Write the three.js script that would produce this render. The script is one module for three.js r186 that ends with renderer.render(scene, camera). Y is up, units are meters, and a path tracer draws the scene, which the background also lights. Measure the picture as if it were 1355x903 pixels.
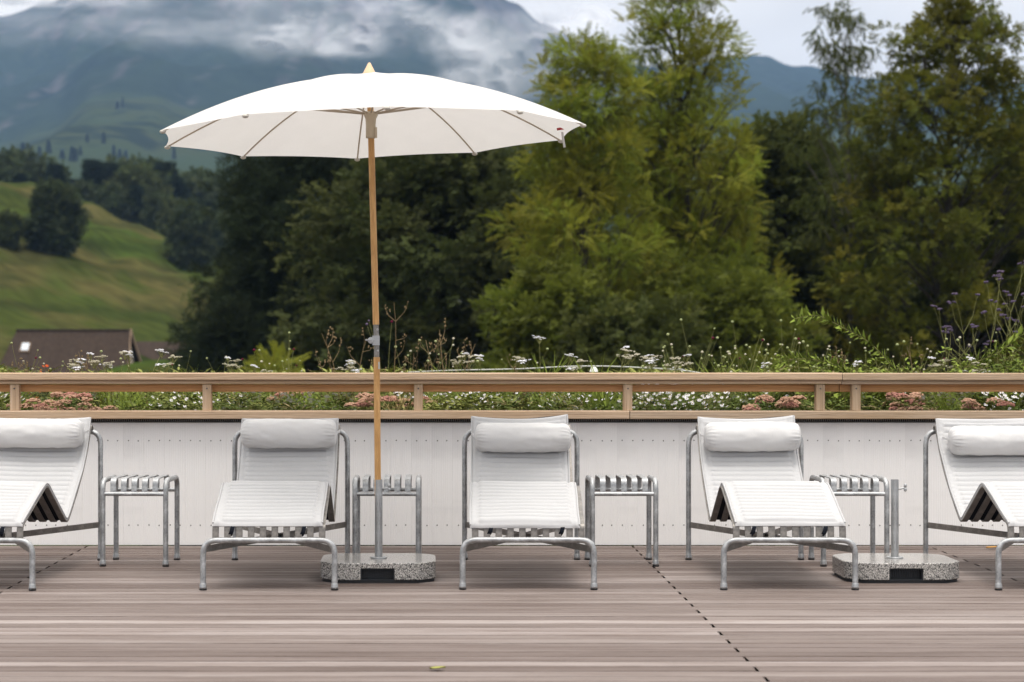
import * as THREE from 'three';
import { mergeGeometries } from 'three/addons/utils/BufferGeometryUtils.js';
import { Brush, Evaluator, SUBTRACTION } from 'three-bvh-csg';

// ---------------------------------------------------------------- camera, sky, sun, exposure
const scene = new THREE.Scene();
const EYE = 1.06;                                   // eye height above the deck
const LENS = 2635;                                  // focal length in picture widths of 1355
const camera = new THREE.PerspectiveCamera(2 * Math.atan(451.5 / LENS) * 180 / Math.PI, 1355 / 903, 0.1, 9000);
camera.position.set(0, EYE, 0);
camera.lookAt(0, EYE, -10);
camera.setViewOffset(1355, 903, 92.5, -20.5, 1355, 903);   // shifted lens: verticals and the wall stay parallel
camera.focus = 9.7;
camera.userData.fStop = 3.4;

const SUN_DIR = new THREE.Vector3(0.03, 1, 0.3).normalize();
const SUN_POWER = 1.95, SKY_ZENITH = 2.35, HAZE = 0.00012;
const sun = new THREE.DirectionalLight(new THREE.Color(1, 0.96, 0.9), SUN_POWER);
sun.name = 'sun';
sun.position.copy(SUN_DIR).multiplyScalar(60).add(new THREE.Vector3(0, 0, -10));
sun.target.position.set(0, 0, -10);
sun.castShadow = true;
sun.shadow.radius = 32;
sun.shadow.mapSize.set(2048, 2048);
Object.assign(sun.shadow.camera, { left: -14, right: 14, top: 14, bottom: -14, near: 1, far: 140 });
scene.add(sun, sun.target);

const renderer = new THREE.WebGLRenderer({ antialias: true });
renderer.toneMapping = THREE.LinearToneMapping;
renderer.toneMappingExposure = 1.08;
renderer.shadowMap.enabled = true;

// ---------------------------------------------------------------- numbers
function rng(seed) { let s = seed | 0; return () => { s = (s + 0x6d2b79f5) | 0; let t = Math.imul(s ^ (s >>> 15), 1 | s); t = (t + Math.imul(t ^ (t >>> 7), 61 | t)) ^ t; return ((t ^ (t >>> 14)) >>> 0) / 4294967296; }; }
const { lerp, clamp, smoothstep } = THREE.MathUtils;
const V3 = (x, y, z) => new THREE.Vector3(x, y, z);
function hash3(x, y, z) { let h = Math.imul(x, 374761393) ^ Math.imul(y, 668265263) ^ Math.imul(z, 1442695041); h = Math.imul(h ^ (h >>> 13), 1274126177); return ((h ^ (h >>> 16)) >>> 0) / 4294967296; }
// value noise in 0..1; px, py are the periods in cells (0: does not repeat)
function noise2(x, y, seed = 0, px = 0, py = 0) {
  const ix = Math.floor(x), iy = Math.floor(y), fx = x - ix, fy = y - iy, u = fx * fx * (3 - 2 * fx), v = fy * fy * (3 - 2 * fy);
  const c = (i, j) => hash3(px ? ((i % px) + px) % px : i, py ? ((j % py) + py) % py : j, seed);
  return lerp(lerp(c(ix, iy), c(ix + 1, iy), u), lerp(c(ix, iy + 1), c(ix + 1, iy + 1), u), v);
}
function fbm(x, y, seed = 0, oct = 4, px = 0, py = 0) {
  let s = 0, a = 0.5, n = 0;
  for (let i = 0; i < oct; i++) { s += a * noise2(x, y, seed + i * 17, px, py); n += a; a *= 0.5; x *= 2; y *= 2; px *= 2; py *= 2; }
  return s / n;
}
function noise3(x, y, z, seed = 0) {
  const iz = Math.floor(z), fz = z - iz, w = fz * fz * (3 - 2 * fz);
  return lerp(noise2(x, y, seed + iz * 57), noise2(x, y, seed + (iz + 1) * 57), w);
}
function fbm3(x, y, z, seed = 0, oct = 4) { let s = 0, a = 0.5, n = 0; for (let i = 0; i < oct; i++) { s += a * noise3(x, y, z, seed + i * 17); n += a; a *= 0.5; x *= 2; y *= 2; z *= 2; } return s / n; }
function table(t, x) { if (x <= t[0][0]) return t[0][1]; for (let i = 1; i < t.length; i++) if (x < t[i][0]) { const k = (x - t[i - 1][0]) / (t[i][0] - t[i - 1][0]); return lerp(t[i - 1][1], t[i][1], k * k * (3 - 2 * k)); } return t[t.length - 1][1]; }

// the overcast sky: bright overhead, a third of that at the horizon, broken by soft cloud
{
  const W = 1024, H = 512, d = new Float32Array(W * H * 4);
  for (let j = 0; j < H; j++) {
    const el = ((j + 0.5) / H - 0.5) * Math.PI, s = Math.sin(el), c = Math.cos(el);
    for (let i = 0; i < W; i++) {
      const az = ((i + 0.5) / W - 0.5) * 2 * Math.PI, x = Math.cos(az) * c, z = Math.sin(az) * c;
      const n = fbm3(x * 5 + 9, s * 14 + 3, z * 5 + 20, 5, 5), n2 = fbm3(x * 16 + 2, s * 40 + 7, z * 16, 51, 4);
      const L = SKY_ZENITH * (1 + 2 * Math.max(0, s)) / 3 * (1 + 0.5 * (n - 0.5) + 0.22 * (n2 - 0.5)), t = clamp((n - 0.42) * 2.5, -0.5, 0.5);
      d.set([L * (1.03 + 0.02 * t), L * (1.0 + 0.005 * t), L * (0.955 - 0.03 * t), 1], (j * W + i) * 4);
    }
  }
  const sky = new THREE.DataTexture(d, W, H, THREE.RGBAFormat, THREE.FloatType);
  sky.mapping = THREE.EquirectangularReflectionMapping;
  sky.magFilter = THREE.LinearFilter;
  sky.needsUpdate = true;
  scene.background = sky;
  scene.environment = sky;
}
scene.fog = new THREE.FogExp2(new THREE.Color().setRGB(0.34, 0.55, 0.95), HAZE);

// where a point of the place lies: metres across and up, for a distance from the camera
const across = (px, D) => (px - 585) / LENS * D;
const up = (py, D) => EYE + (472 - py) / LENS * D;

// ---------------------------------------------------------------- scene helpers
const taken = new Map();
function numbered(name) { const n = taken.get(name) ?? 0; taken.set(name, n + 1); return n ? name + '_' + String(n).padStart(3, '0') : name; }
const shade = (o) => { o.castShadow = o.receiveShadow = true; return o; };
function tag(o, label, category, group, kind) { o.userData = { label, category }; if (group) o.userData.group = group; if (kind) o.userData.kind = kind; return o; }
function thing(name, label, category, pos = [0, 0, 0], turn = 0, group) {
  const o = new THREE.Group(); o.name = numbered(name); o.position.set(...pos); o.rotation.y = turn; scene.add(o);
  return tag(o, label, category, group);
}
function obj(name, geo, mat, parent) { const m = shade(new THREE.Mesh(Array.isArray(geo) ? merge(geo) : geo, mat)); m.name = parent ? name : numbered(name); (parent || scene).add(m); return m; }
function structure(name, geo, mat, label) { const m = obj(name, geo, mat); m.userData = { kind: 'structure', label, category: name.replace(/_/g, ' ') }; return m; }
function copyOf(root, pos, turn, scale, label, group) {
  const r = root.clone(); r.name = numbered(root.name.replace(/_\d{3}$/, '')); scene.add(r);
  r.position.set(...pos); r.rotation.set(0, turn, 0); if (scale) r.scale.set(...(Array.isArray(scale) ? scale : [scale, scale, scale]));
  r.userData = { ...root.userData }; if (label) r.userData.label = label; if (group) r.userData.group = group;
  return r;
}
function merge(list) {
  const l = list.filter(Boolean);
  const mixed = l.some((g) => !g.index) ;
  const out = mergeGeometries(l.map((g) => { let k = mixed && g.index ? g.toNonIndexed() : g; if (k === g) k = g.clone(); for (const n of Object.keys(k.attributes)) if (!['position', 'normal', 'uv', ...(l.every((q) => q.attributes.color) ? ['color'] : [])].includes(n)) k.deleteAttribute(n); return k; }));
  return out;
}
// sweep a ring (points [a, b, na, nb] or plain [a, b]) along points
function ringRound(r, n = 12) { return Array.from({ length: n + 1 }, (_, i) => { const t = i / n * Math.PI * 2; return [r * Math.cos(t), r * Math.sin(t), Math.cos(t), Math.sin(t)]; }); }
function ringRect(w, t) {
  const a = w / 2, b = t / 2, c = Math.min(a, b) * 0.35, out = [];
  const p = [[a, -b + c], [a, b - c], [a - c, b], [-a + c, b], [-a, b - c], [-a, -b + c], [-a + c, -b], [a - c, -b]], n = [[1, 0], [0.7, 0.7], [0, 1], [-0.7, 0.7], [-1, 0], [-0.7, -0.7], [0, -1], [0.7, -0.7]];
  for (let i = 0; i < 8; i++) { out.push([...p[i], ...n[i]]); out.push([...p[(i + 1) % 8], ...n[i]]); }
  return out;
}
function sweep(pts, ring, { side, taper = () => 1, caps = true } = {}) {
  const n = pts.length, m = ring.length, pos = [], nor = [], uv = [], idx = [];
  const T = pts.map((p, i) => pts[Math.min(i + 1, n - 1)].clone().sub(pts[Math.max(i - 1, 0)]).normalize());
  let A = side ? side.clone() : Math.abs(T[0].y) < 0.9 ? V3(0, 1, 0) : V3(1, 0, 0), len = 0, per = [0];
  for (let k = 1; k < m; k++) per.push(per[k - 1] + Math.hypot(ring[k][0] - ring[k - 1][0], ring[k][1] - ring[k - 1][1]));
  const frames = [];
  for (let i = 0; i < n; i++) {
    if (i) len += pts[i].distanceTo(pts[i - 1]);
    A = (side || A).clone().addScaledVector(T[i], -(side || A).dot(T[i])).normalize();
    const B = T[i].clone().cross(A), s = taper(i / (n - 1));
    frames.push([A.clone(), B, s]);
    for (let k = 0; k < m; k++) {
      const [a, b, na, nb] = ring[k], p = pts[i].clone().addScaledVector(A, a * s).addScaledVector(B, b * s), q = A.clone().multiplyScalar(na).addScaledVector(B, nb).normalize();
      pos.push(p.x, p.y, p.z); nor.push(q.x, q.y, q.z); uv.push(per[k], len);
    }
  }
  for (let i = 0; i < n - 1; i++) for (let k = 0; k < m - 1; k++) {
    const a = i * m + k;
    idx.push(a, a + 1, a + m, a + 1, a + m + 1, a + m);
  }
  if (caps) for (const e of [0, n - 1]) {
    const [A2, B2, s] = frames[e], c = pos.length / 3, q = T[e].clone().multiplyScalar(e ? 1 : -1);
    pos.push(...pts[e].toArray()); nor.push(...q.toArray()); uv.push(0, 0);
    for (let k = 0; k < m; k++) { const p = pts[e].clone().addScaledVector(A2, ring[k][0] * s).addScaledVector(B2, ring[k][1] * s); pos.push(...p.toArray()); nor.push(...q.toArray()); uv.push(ring[k][0], ring[k][1]); }
    for (let k = 0; k < m - 1; k++) e ? idx.push(c, c + 1 + k, c + 2 + k) : idx.push(c, c + 2 + k, c + 1 + k);
  }
  const g = new THREE.BufferGeometry();
  g.setAttribute('position', new THREE.Float32BufferAttribute(pos, 3)); g.setAttribute('normal', new THREE.Float32BufferAttribute(nor, 3)); g.setAttribute('uv', new THREE.Float32BufferAttribute(uv, 2));
  g.setIndex(idx);
  return g;
}
const tube = (pts, r, n = 12, o) => sweep(pts, ringRound(r, n), o);
const bar = (a, b, w, t, side) => sweep([a, b], ringRect(w, t), { side });
// a polyline with its corners rounded
function fillet(pts, r, n = 6) {
  const out = [pts[0].clone()];
  for (let i = 1; i < pts.length - 1; i++) {
    const p = pts[i], a = pts[i - 1].clone().sub(p), b = pts[i + 1].clone().sub(p), la = a.length(), lb = b.length(), rr = Array.isArray(r) ? r[i] : r;
    if (!rr) { out.push(p.clone()); continue; }
    const d = Math.min(rr, la * 0.49, lb * 0.49), A = p.clone().addScaledVector(a, d / la), B = p.clone().addScaledVector(b, d / lb);
    for (let k = 0; k <= n; k++) { const t = k / n, w = [(1 - t) ** 2, 2 * t * (1 - t) * 1.17, t * t], s = w[0] + w[1] + w[2]; out.push(V3(0, 0, 0).addScaledVector(A, w[0] / s).addScaledVector(p, w[1] / s).addScaledVector(B, w[2] / s)); }
  }
  out.push(pts[pts.length - 1].clone());
  return out;
}
// a box with chamfered long edges and uv in metres along its length
function boxGeo(w, h, d, c = 0.003, off = [0, 0]) {
  const x = w / 2, y = h / 2, z = d / 2, pos = [], nor = [], uv = [];
  const prof = [[-z + c, y], [z - c, y], [z, y - c], [z, -y + c], [z - c, -y], [-z + c, -y], [-z, -y + c], [-z, y - c]];
  let run = 0;
  const put = (p, n, t) => { pos.push(...p); nor.push(...n); uv.push(t[0] + off[0], t[1] + off[1]); };
  for (let i = 0; i < 8; i++) {
    const [z0, y0] = prof[i], [z1, y1] = prof[(i + 1) % 8], l = Math.hypot(z1 - z0, y1 - y0), n = [0, (z1 - z0) / l, -(y1 - y0) / l];
    const q = [[-x, y0, z0, run], [x, y0, z0, run], [x, y1, z1, run + l], [-x, y1, z1, run + l]];
    for (const k of [0, 2, 1, 0, 3, 2]) put(q[k].slice(0, 3), n, [q[k][0], q[k][3]]);
    run += l;
  }
  for (const s of [-1, 1]) for (let i = 1; i < 7; i++) {
    const t = s < 0 ? [0, i, i + 1] : [0, i + 1, i];
    for (const k of t) put([s * x, prof[k][1], prof[k][0]], [s, 0, 0], [prof[k][0], prof[k][1]]);
  }
  const g = new THREE.BufferGeometry();
  g.setAttribute('position', new THREE.Float32BufferAttribute(pos, 3)); g.setAttribute('normal', new THREE.Float32BufferAttribute(nor, 3)); g.setAttribute('uv', new THREE.Float32BufferAttribute(uv, 2));
  return g;
}
const moved = (g, x, y, z) => g.clone().translate(x, y, z);
function lathe(prof, n = 16, pos = [0, 0, 0]) { return new THREE.LatheGeometry(prof.map(([r, y]) => new THREE.Vector2(r, y)), n).translate(...pos); }
// a grid surface from a function of (i / nu, j / nv)
function surface(nu, nv, f, flip) {
  const pos = [], uv = [], idx = [], t = [0, 0];
  for (let j = 0; j <= nv; j++) for (let i = 0; i <= nu; i++) { const p = f(i / nu, j / nv, t); pos.push(p.x, p.y, p.z); uv.push(...(p.uv || [i / nu, j / nv])); }
  for (let j = 0; j < nv; j++) for (let i = 0; i < nu; i++) { const a = j * (nu + 1) + i, b = a + 1, c = a + nu + 1, d = c + 1; flip ? idx.push(a, c, b, b, c, d) : idx.push(a, b, c, b, d, c); }
  const g = new THREE.BufferGeometry();
  g.setAttribute('position', new THREE.Float32BufferAttribute(pos, 3)); g.setAttribute('uv', new THREE.Float32BufferAttribute(uv, 2)); g.setIndex(idx); g.computeVertexNormals();
  return g;
}

// ---------------------------------------------------------------- textures (linear albedo in, sRGB bytes stored)
const enc = (c) => Math.round(255 * clamp(c <= 0.0031308 ? 12.92 * c : 1.055 * Math.pow(c, 1 / 2.4) - 0.055, 0, 1));
function texture(w, h, f, { repeat = [1, 1], data = false } = {}) {
  const d = new Uint8Array(w * h * 4);
  for (let j = 0; j < h; j++) for (let i = 0; i < w; i++) {
    const c = f(i / w, j / h, i, j), o = (j * w + i) * 4;
    if (data) { d[o] = d[o + 1] = d[o + 2] = Math.round(255 * clamp(c, 0, 1)); } else { d[o] = enc(c[0]); d[o + 1] = enc(c[1]); d[o + 2] = enc(c[2]); }
    d[o + 3] = 255;
  }
  const t = new THREE.DataTexture(d, w, h);
  t.wrapS = t.wrapT = THREE.RepeatWrapping; t.magFilter = THREE.LinearFilter; t.minFilter = THREE.LinearMipmapLinearFilter; t.generateMipmaps = true;
  t.repeat.set(...repeat); if (!data) t.colorSpace = THREE.SRGBColorSpace; t.needsUpdate = true;
  return t;
}
const mix3 = (a, b, t) => [lerp(a[0], b[0], t), lerp(a[1], b[1], t), lerp(a[2], b[2], t)];
const lin = (r, g, b) => new THREE.Color().setRGB(r, g, b);
const std = (o) => new THREE.MeshStandardMaterial(o);
const matte = (o, s = 0.15) => new THREE.MeshPhysicalMaterial({ roughness: 1, specularIntensity: s, ...o });

// wood grain: u runs 2 m along the board, v 0.25 m across it
function woodMaps(seed, a, b, dark, streak) {
  const grain = (u, v) => { const w = fbm(u * 4, v * 6, seed + 3, 3, 4, 6) * 0.9; return fbm(u * 6, v * 64 + w * 10, seed, 4, 6, 0); };
  const map = texture(1024, 256, (u, v) => {
    const g = grain(u, v), l = fbm(u * 3, v * 10, seed + 40, 3, 3, 10), f = noise2(u * 60, v * 200, seed + 9, 60, 200);
    const wide = fbm(u * 3, v * 2, seed + 90, 2, 3, 2);
    let c = mix3(a, b, clamp(g * 1.5 - 0.25 + (l - 0.5) * streak + (wide - 0.5) * streak * 0.8, 0, 1));
    const k = smoothstep(fbm(u * 5, v * 110, seed + 70, 3, 5, 110), 0.62, 0.8);
    c = mix3(c, dark, 0.55 * k);
    return c.map((x) => x * (0.92 + 0.16 * f));
  }, { repeat: [0.5, 4] });
  const bump = texture(1024, 256, (u, v) => 0.6 * grain(u, v) + 0.4 * noise2(u * 30, v * 128, seed + 5, 30, 128), { repeat: [0.5, 4], data: true });
  return { map, bump };
}

// ---------------------------------------------------------------- materials of the terrace
const deckWood = woodMaps(11, [0.25, 0.214, 0.2], [0.142, 0.107, 0.093], [0.055, 0.038, 0.031], 0.8);
const deckMats = [[1.5, 1.54, 1.56], [1.25, 1.26, 1.27], [1.05, 1.04, 1.03], [0.9, 0.87, 0.85], [0.76, 0.71, 0.69], [0.62, 0.56, 0.53]].map((c) => matte({ color: lin(...c), map: deckWood.map, bumpMap: deckWood.bump, bumpScale: 0.0025, roughness: 0.6 }, 0.4));
const railWood = woodMaps(23, [0.62, 0.46, 0.32], [0.48, 0.33, 0.2], [0.2, 0.11, 0.06], 0.5);
const railMat = matte({ color: lin(0.92, 0.92, 0.94), map: railWood.map, bumpMap: railWood.bump, bumpScale: 0.0015, roughness: 0.7 });
const railMatGrey = matte({ color: lin(0.78, 0.8, 0.83), map: railWood.map, bumpMap: railWood.bump, bumpScale: 0.002, roughness: 0.75 });
const beamMat = matte({ color: lin(1.05, 0.82, 0.58), map: railWood.map, bumpMap: railWood.bump, bumpScale: 0.0015, roughness: 0.7 });
const poleGrain = texture(64, 1024, (u, v) => { const g = fbm(u * 10, v * 14, 77, 4, 10, 14), f = noise2(u * 40, v * 50, 78, 40, 50); return mix3([0.6, 0.34, 0.125], [0.44, 0.225, 0.07], clamp(g * 1.6 - 0.3, 0, 1)).map((x) => x * (0.9 + 0.2 * f)); }, { repeat: [10, 1] });
const poleMat = std({ map: poleGrain, roughness: 0.45 });
const finialMat = std({ color: lin(0.72, 0.48, 0.3), roughness: 0.6 });
const spangle = (u, v, s) => { let b = 9, id = 0; const x = u * 22, y = v * 22; for (let i = -1; i <= 1; i++) for (let j = -1; j <= 1; j++) { const cx = Math.floor(x) + i, cy = Math.floor(y) + j, qx = ((cx % 22) + 22) % 22, qy = ((cy % 22) + 22) % 22, dx = cx + hash3(qx, qy, s) - x, dy = cy + hash3(qx, qy, s + 1) - y, d = dx * dx + dy * dy; if (d < b) { b = d; id = hash3(qx, qy, s + 2); } } return id; };
const zincMap = texture(256, 256, (u, v) => { const g = spangle(u, v, 5), f = fbm(u * 8, v * 8, 6, 4, 8, 8), k = 0.43 + 0.12 * (g - 0.5) + 0.3 * (f - 0.5); return [k * 0.985, k, k * 1.012]; }, { repeat: [6, 6] });
const zincRough = texture(256, 256, (u, v) => 0.36 + 0.22 * fbm(u * 8, v * 8, 6, 4, 8, 8) + 0.1 * spangle(u, v, 5), { repeat: [6, 6], data: true });
const zinc = std({ map: zincMap, roughnessMap: zincRough, roughness: 1, metalness: 0.8 });
const zincDull = std({ color: lin(0.62, 0.57, 0.52), map: zincMap, roughnessMap: zincRough, roughness: 1, metalness: 0.7 });
const rubber = std({ color: lin(0.015, 0.015, 0.017), roughness: 0.75 });
const blackCloth = matte({ color: lin(0.014, 0.016, 0.022), roughness: 0.95 });
const weave = texture(256, 256, (u, v, i, j) => 0.5 + 0.3 * ((i >> 1) % 2 ? Math.sin(j * Math.PI / 2) : Math.cos(j * Math.PI / 2)) + 0.2 * (hash3(i, j, 3) - 0.5), { repeat: [7, 7], data: true });
const clothTone = texture(256, 256, (u, v, i, j) => { const k = 0.95 + 0.06 * (fbm(u * 5, v * 5, 31, 4, 5, 5) - 0.5) + 0.07 * (hash3(i, j, 8) - 0.5); return [k, k, k]; }, { repeat: [2.3, 2.3] });
const cushionMat = matte({ color: lin(0.515, 0.51, 0.512), map: clothTone, bumpMap: weave, bumpScale: 0.0006, roughness: 0.95 });
const pillowMat = matte({ color: lin(0.65, 0.64, 0.635), map: clothTone, bumpMap: weave, bumpScale: 0.0006, roughness: 0.95 });
const canopyMat = new THREE.MeshPhysicalMaterial({ color: lin(0.765, 0.747, 0.73), map: clothTone, roughness: 1, transmission: 0.36, thickness: 0, specularIntensity: 0.2 });
const hubMat = std({ color: lin(0.5, 0.42, 0.31), roughness: 0.55 });
const ribMat = std({ color: lin(0.42, 0.35, 0.27), roughness: 0.6 });
const granite = texture(1024, 1024, (u, v, i, j) => {
  let b = 9, id = 0, e = 9; const n = 128, x = u * n + 0.6 * noise2(u * 200, v * 200, 4, 200, 200), y = v * n + 0.6 * noise2(u * 200, v * 200, 5, 200, 200);
  for (let p = -1; p <= 1; p++) for (let q = -1; q <= 1; q++) { const cx = Math.floor(x) + p, cy = Math.floor(y) + q, qx = ((cx % n) + n) % n, qy = ((cy % n) + n) % n, d = (cx + hash3(qx, qy, 41) - x) ** 2 + (cy + hash3(qx, qy, 42) - y) ** 2; if (d < b) { e = b; b = d; id = hash3(qx, qy, 43); } else if (d < e) e = d; }
  const c = id < 0.24 ? [0.03, 0.03, 0.032] : id < 0.5 ? [0.2, 0.19, 0.18] : id < 0.8 ? [0.42, 0.4, 0.375] : [0.62, 0.59, 0.55], f = 0.85 + 0.3 * hash3(i >> 1, j >> 1, 9);
  return c.map((k) => k * f);
}, { repeat: [3, 3] });
const graniteMat = std({ map: granite, roughness: 0.16 });
const panelMap = texture(512, 512, (u, v, i, j) => { const k = 0.89 + 0.03 * (fbm(u * 4, v * 4, 91, 5, 4, 4) - 0.5) + 0.02 * (hash3(i, j, 2) - 0.5) - 0.05 * smoothstep(fbm(u * 9, v * 3, 17, 4, 9, 3), 0.64, 0.8); return [k * 1.0, k * 0.978, k * 0.962]; }, { repeat: [0.7, 0.7] });
const panelBump = texture(64, 256, (u, v, i, j) => 0.5 + 0.45 * Math.sin(v * Math.PI * 2 * 16) + 0.05 * hash3(i, j, 4), { repeat: [1, 5], data: true });
const panelMat = matte({ map: panelMap, bumpMap: panelBump, bumpScale: 0.0007, roughness: 0.8 });
const panelMatB = matte({ color: lin(0.993, 0.993, 0.993), map: panelMap, bumpMap: panelBump, bumpScale: 0.0007, roughness: 0.8 });
const screwMat = std({ color: lin(0.12, 0.11, 0.1), roughness: 0.5, metalness: 0.6 });
const soilMat = matte({ color: lin(0.05, 0.036, 0.024), roughness: 1 });
const concrete = std({ color: lin(0.5, 0.49, 0.46), roughness: 0.9 });

// ---------------------------------------------------------------- deck
const WALL = 11.17;                                 // distance of the white wall
{
    const r = rng(5), base = structure('terrace_slab', new THREE.BoxGeometry(26, 0.2, 26).translate(0, -0.17, -WALL + 0.06 + 13), std({ color: lin(0.03, 0.027, 0.024), roughness: 1 }), 'dark slab under the wooden deck boards');
  base.userData.category = 'slab';
  const deck = new THREE.Group(); deck.name = 'wooden_deck'; scene.add(deck);
  deck.userData = { kind: 'structure', label: 'weathered grey brown timber deck in front of the white wall', category: 'deck' };
  const pitch = 0.1085, width = pitch - 0.0125, gap = 0.011, far = -WALL + 0.012, even = [-8.07, -5.03, -1.985, 1.065, 4.1, 7.2], odd = [-9.3, -3.28, 2.72, 8.8];
  for (let k = 0, z = far; z < -3.2; k++, z += pitch) {
    const cuts = k % 2 ? odd : even;
    for (let i = 0; i < cuts.length - 1; i++) {
      const a = cuts[i] + gap / 2, b = cuts[i + 1] - gap / 2;
      if (b < -4.6 || a > 5.2) continue;
      const g = boxGeo(b - a, 0.028, width, 0.0015, [r() * 2, r()]), m = obj('plank', g, deckMats[clamp(Math.floor(3.1 + (r() - 0.5) * 4.2 + (fbm(a + i * 3, z * 2.2, 19, 2) - 0.5) * 4), 0, 5)], deck);
      m.position.set((a + b) / 2, -0.014 - r() * 0.0012, z + pitch / 2);
      m.rotation.x = (r() - 0.5) * 0.012;
    }
  }
  // the rest of the terrace, out of view round the camera
  const rest = obj('decking', boxGeo(16, 0.028, 14.5, 0.003), deckMats[1], deck); rest.position.set(0, -0.016, 4.2); rest.userData.kind = 'stuff';
}

// ---------------------------------------------------------------- white wall of vertical boards
{
  const r = rng(8), wall = thing('terrace_wall', 'low white boarded wall with two rows of screws below the wooden railing', 'wall', [0, 0, -WALL]);
  const pitch = 0.1155, top = 0.69, geos = [boxGeo(top - 0.004, pitch - 0.0002, 0.018, 0.0003), boxGeo(top - 0.004, pitch - 0.0002, 0.018, 0.0003, [0.4, 0.3]), boxGeo(top - 0.004, pitch - 0.0002, 0.018, 0.0003, [0.9, 0.6])].map((g) => g.rotateZ(Math.PI / 2));
  const screws = [], head = lathe([[0.0001, 0.0016], [0.0032, 0.0012], [0.0036, 0]], 8).rotateX(Math.PI / 2);
  for (let x = -4.85; x < 5.6; x += pitch) {
    const b = obj('board', geos[Math.floor(r() * 3)], r() < 0.5 ? panelMat : panelMatB, wall);
    b.position.set(x, top / 2, -0.009 + (r() - 0.5) * 0.0002);
    for (const y of [0.588, 0.113]) for (const s of [-1, 1]) screws.push(moved(head, x + s * 0.0275 + (r() - 0.5) * 0.006, y + (r() - 0.5) * 0.003, 0.0004));
  }
  obj('screws', screws, screwMat, wall).userData.kind = 'stuff';
  obj('backing', moved(boxGeo(10.6, top + 0.018, 0.14), 0.35, (top + 0.018) / 2, -0.091), concrete, wall);
  // dark perforated vent strip in the gap under the bottom rail
  const strip = [moved(boxGeo(10.5, 0.0035, 0.02, 0.0008), 0.35, 0.6935, -0.008), moved(boxGeo(10.5, 0.0035, 0.02, 0.0008), 0.35, 0.7085, -0.008)];
  for (let x = -4.85; x < 5.55; x += 0.012) strip.push(new THREE.BoxGeometry(0.0055, 0.0115, 0.003).translate(x, 0.701, 0));
  obj('vent_strip', strip, std({ color: lin(0.05, 0.045, 0.04), roughness: 0.6 }), wall).userData.kind = 'stuff';
}

// ---------------------------------------------------------------- wooden railing on the wall
{
  const D = 11.1, r = rng(12), rail = thing('wooden_railing', 'larch railing with posts and a wide cap on the white wall', 'railing', [0, 0, -D]);
  const X = (px) => across(px, D);
  const span = (name, a, b, y0, y1, z, d, mat, c = 0.003) => { const m = obj(name, boxGeo(b - a, y1 - y0, d, c, [r() * 2, r() * 0.2]), mat, rail); m.position.set((a + b) / 2, (y0 + y1) / 2, z); return m; };
  const L = -4.7, R = 5.45, capCut = X(1114.5), lowCut = X(833.5);
  span('cap_board', L, capCut - 0.0015, 0.9275, 0.9685, -0.075, 0.17, railMat, 0.005); span('cap_board', capCut + 0.0015, R, 0.926, 0.967, -0.075, 0.17, railMatGrey, 0.005);
  span('cap_batten', L, capCut - 0.0015, 0.906, 0.927, -0.08, 0.14, railMat); span('cap_batten', capCut + 0.0015, R, 0.9045, 0.9255, -0.08, 0.14, railMatGrey);
  span('beam', L, capCut - 0.002, 0.862, 0.9035, -0.105, 0.05, beamMat); span('beam', capCut + 0.002, R, 0.8612, 0.9035, -0.105, 0.05, beamMat);
  span('bottom_rail', L, lowCut - 0.002, 0.7115, 0.757, -0.06, 0.125, railMat, 0.004); span('bottom_rail', lowCut + 0.002, R, 0.7105, 0.756, -0.06, 0.125, railMatGrey, 0.004);
  for (const px of [-262, 17.5, 273, 553.5, 831.5, 1087, 1134.5, 1400, 1680]) {
    const p = obj('post', boxGeo(0.146, 0.05, 0.055, 0.003, [r() * 2, r()]).rotateZ(Math.PI / 2), px > 900 ? railMatGrey : railMat, rail);
    p.position.set(X(px), 0.757 + 0.074, -0.048);
    obj('bolt', lathe([[0.0001, 0.003], [0.004, 0.002], [0.005, 0]], 8).rotateX(Math.PI / 2).translate(0, 0.05, 0.0278), screwMat, p);
  }
}

// ---------------------------------------------------------------- loungers
const slatSpan = 0.0537, SLATS = 10;
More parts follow.
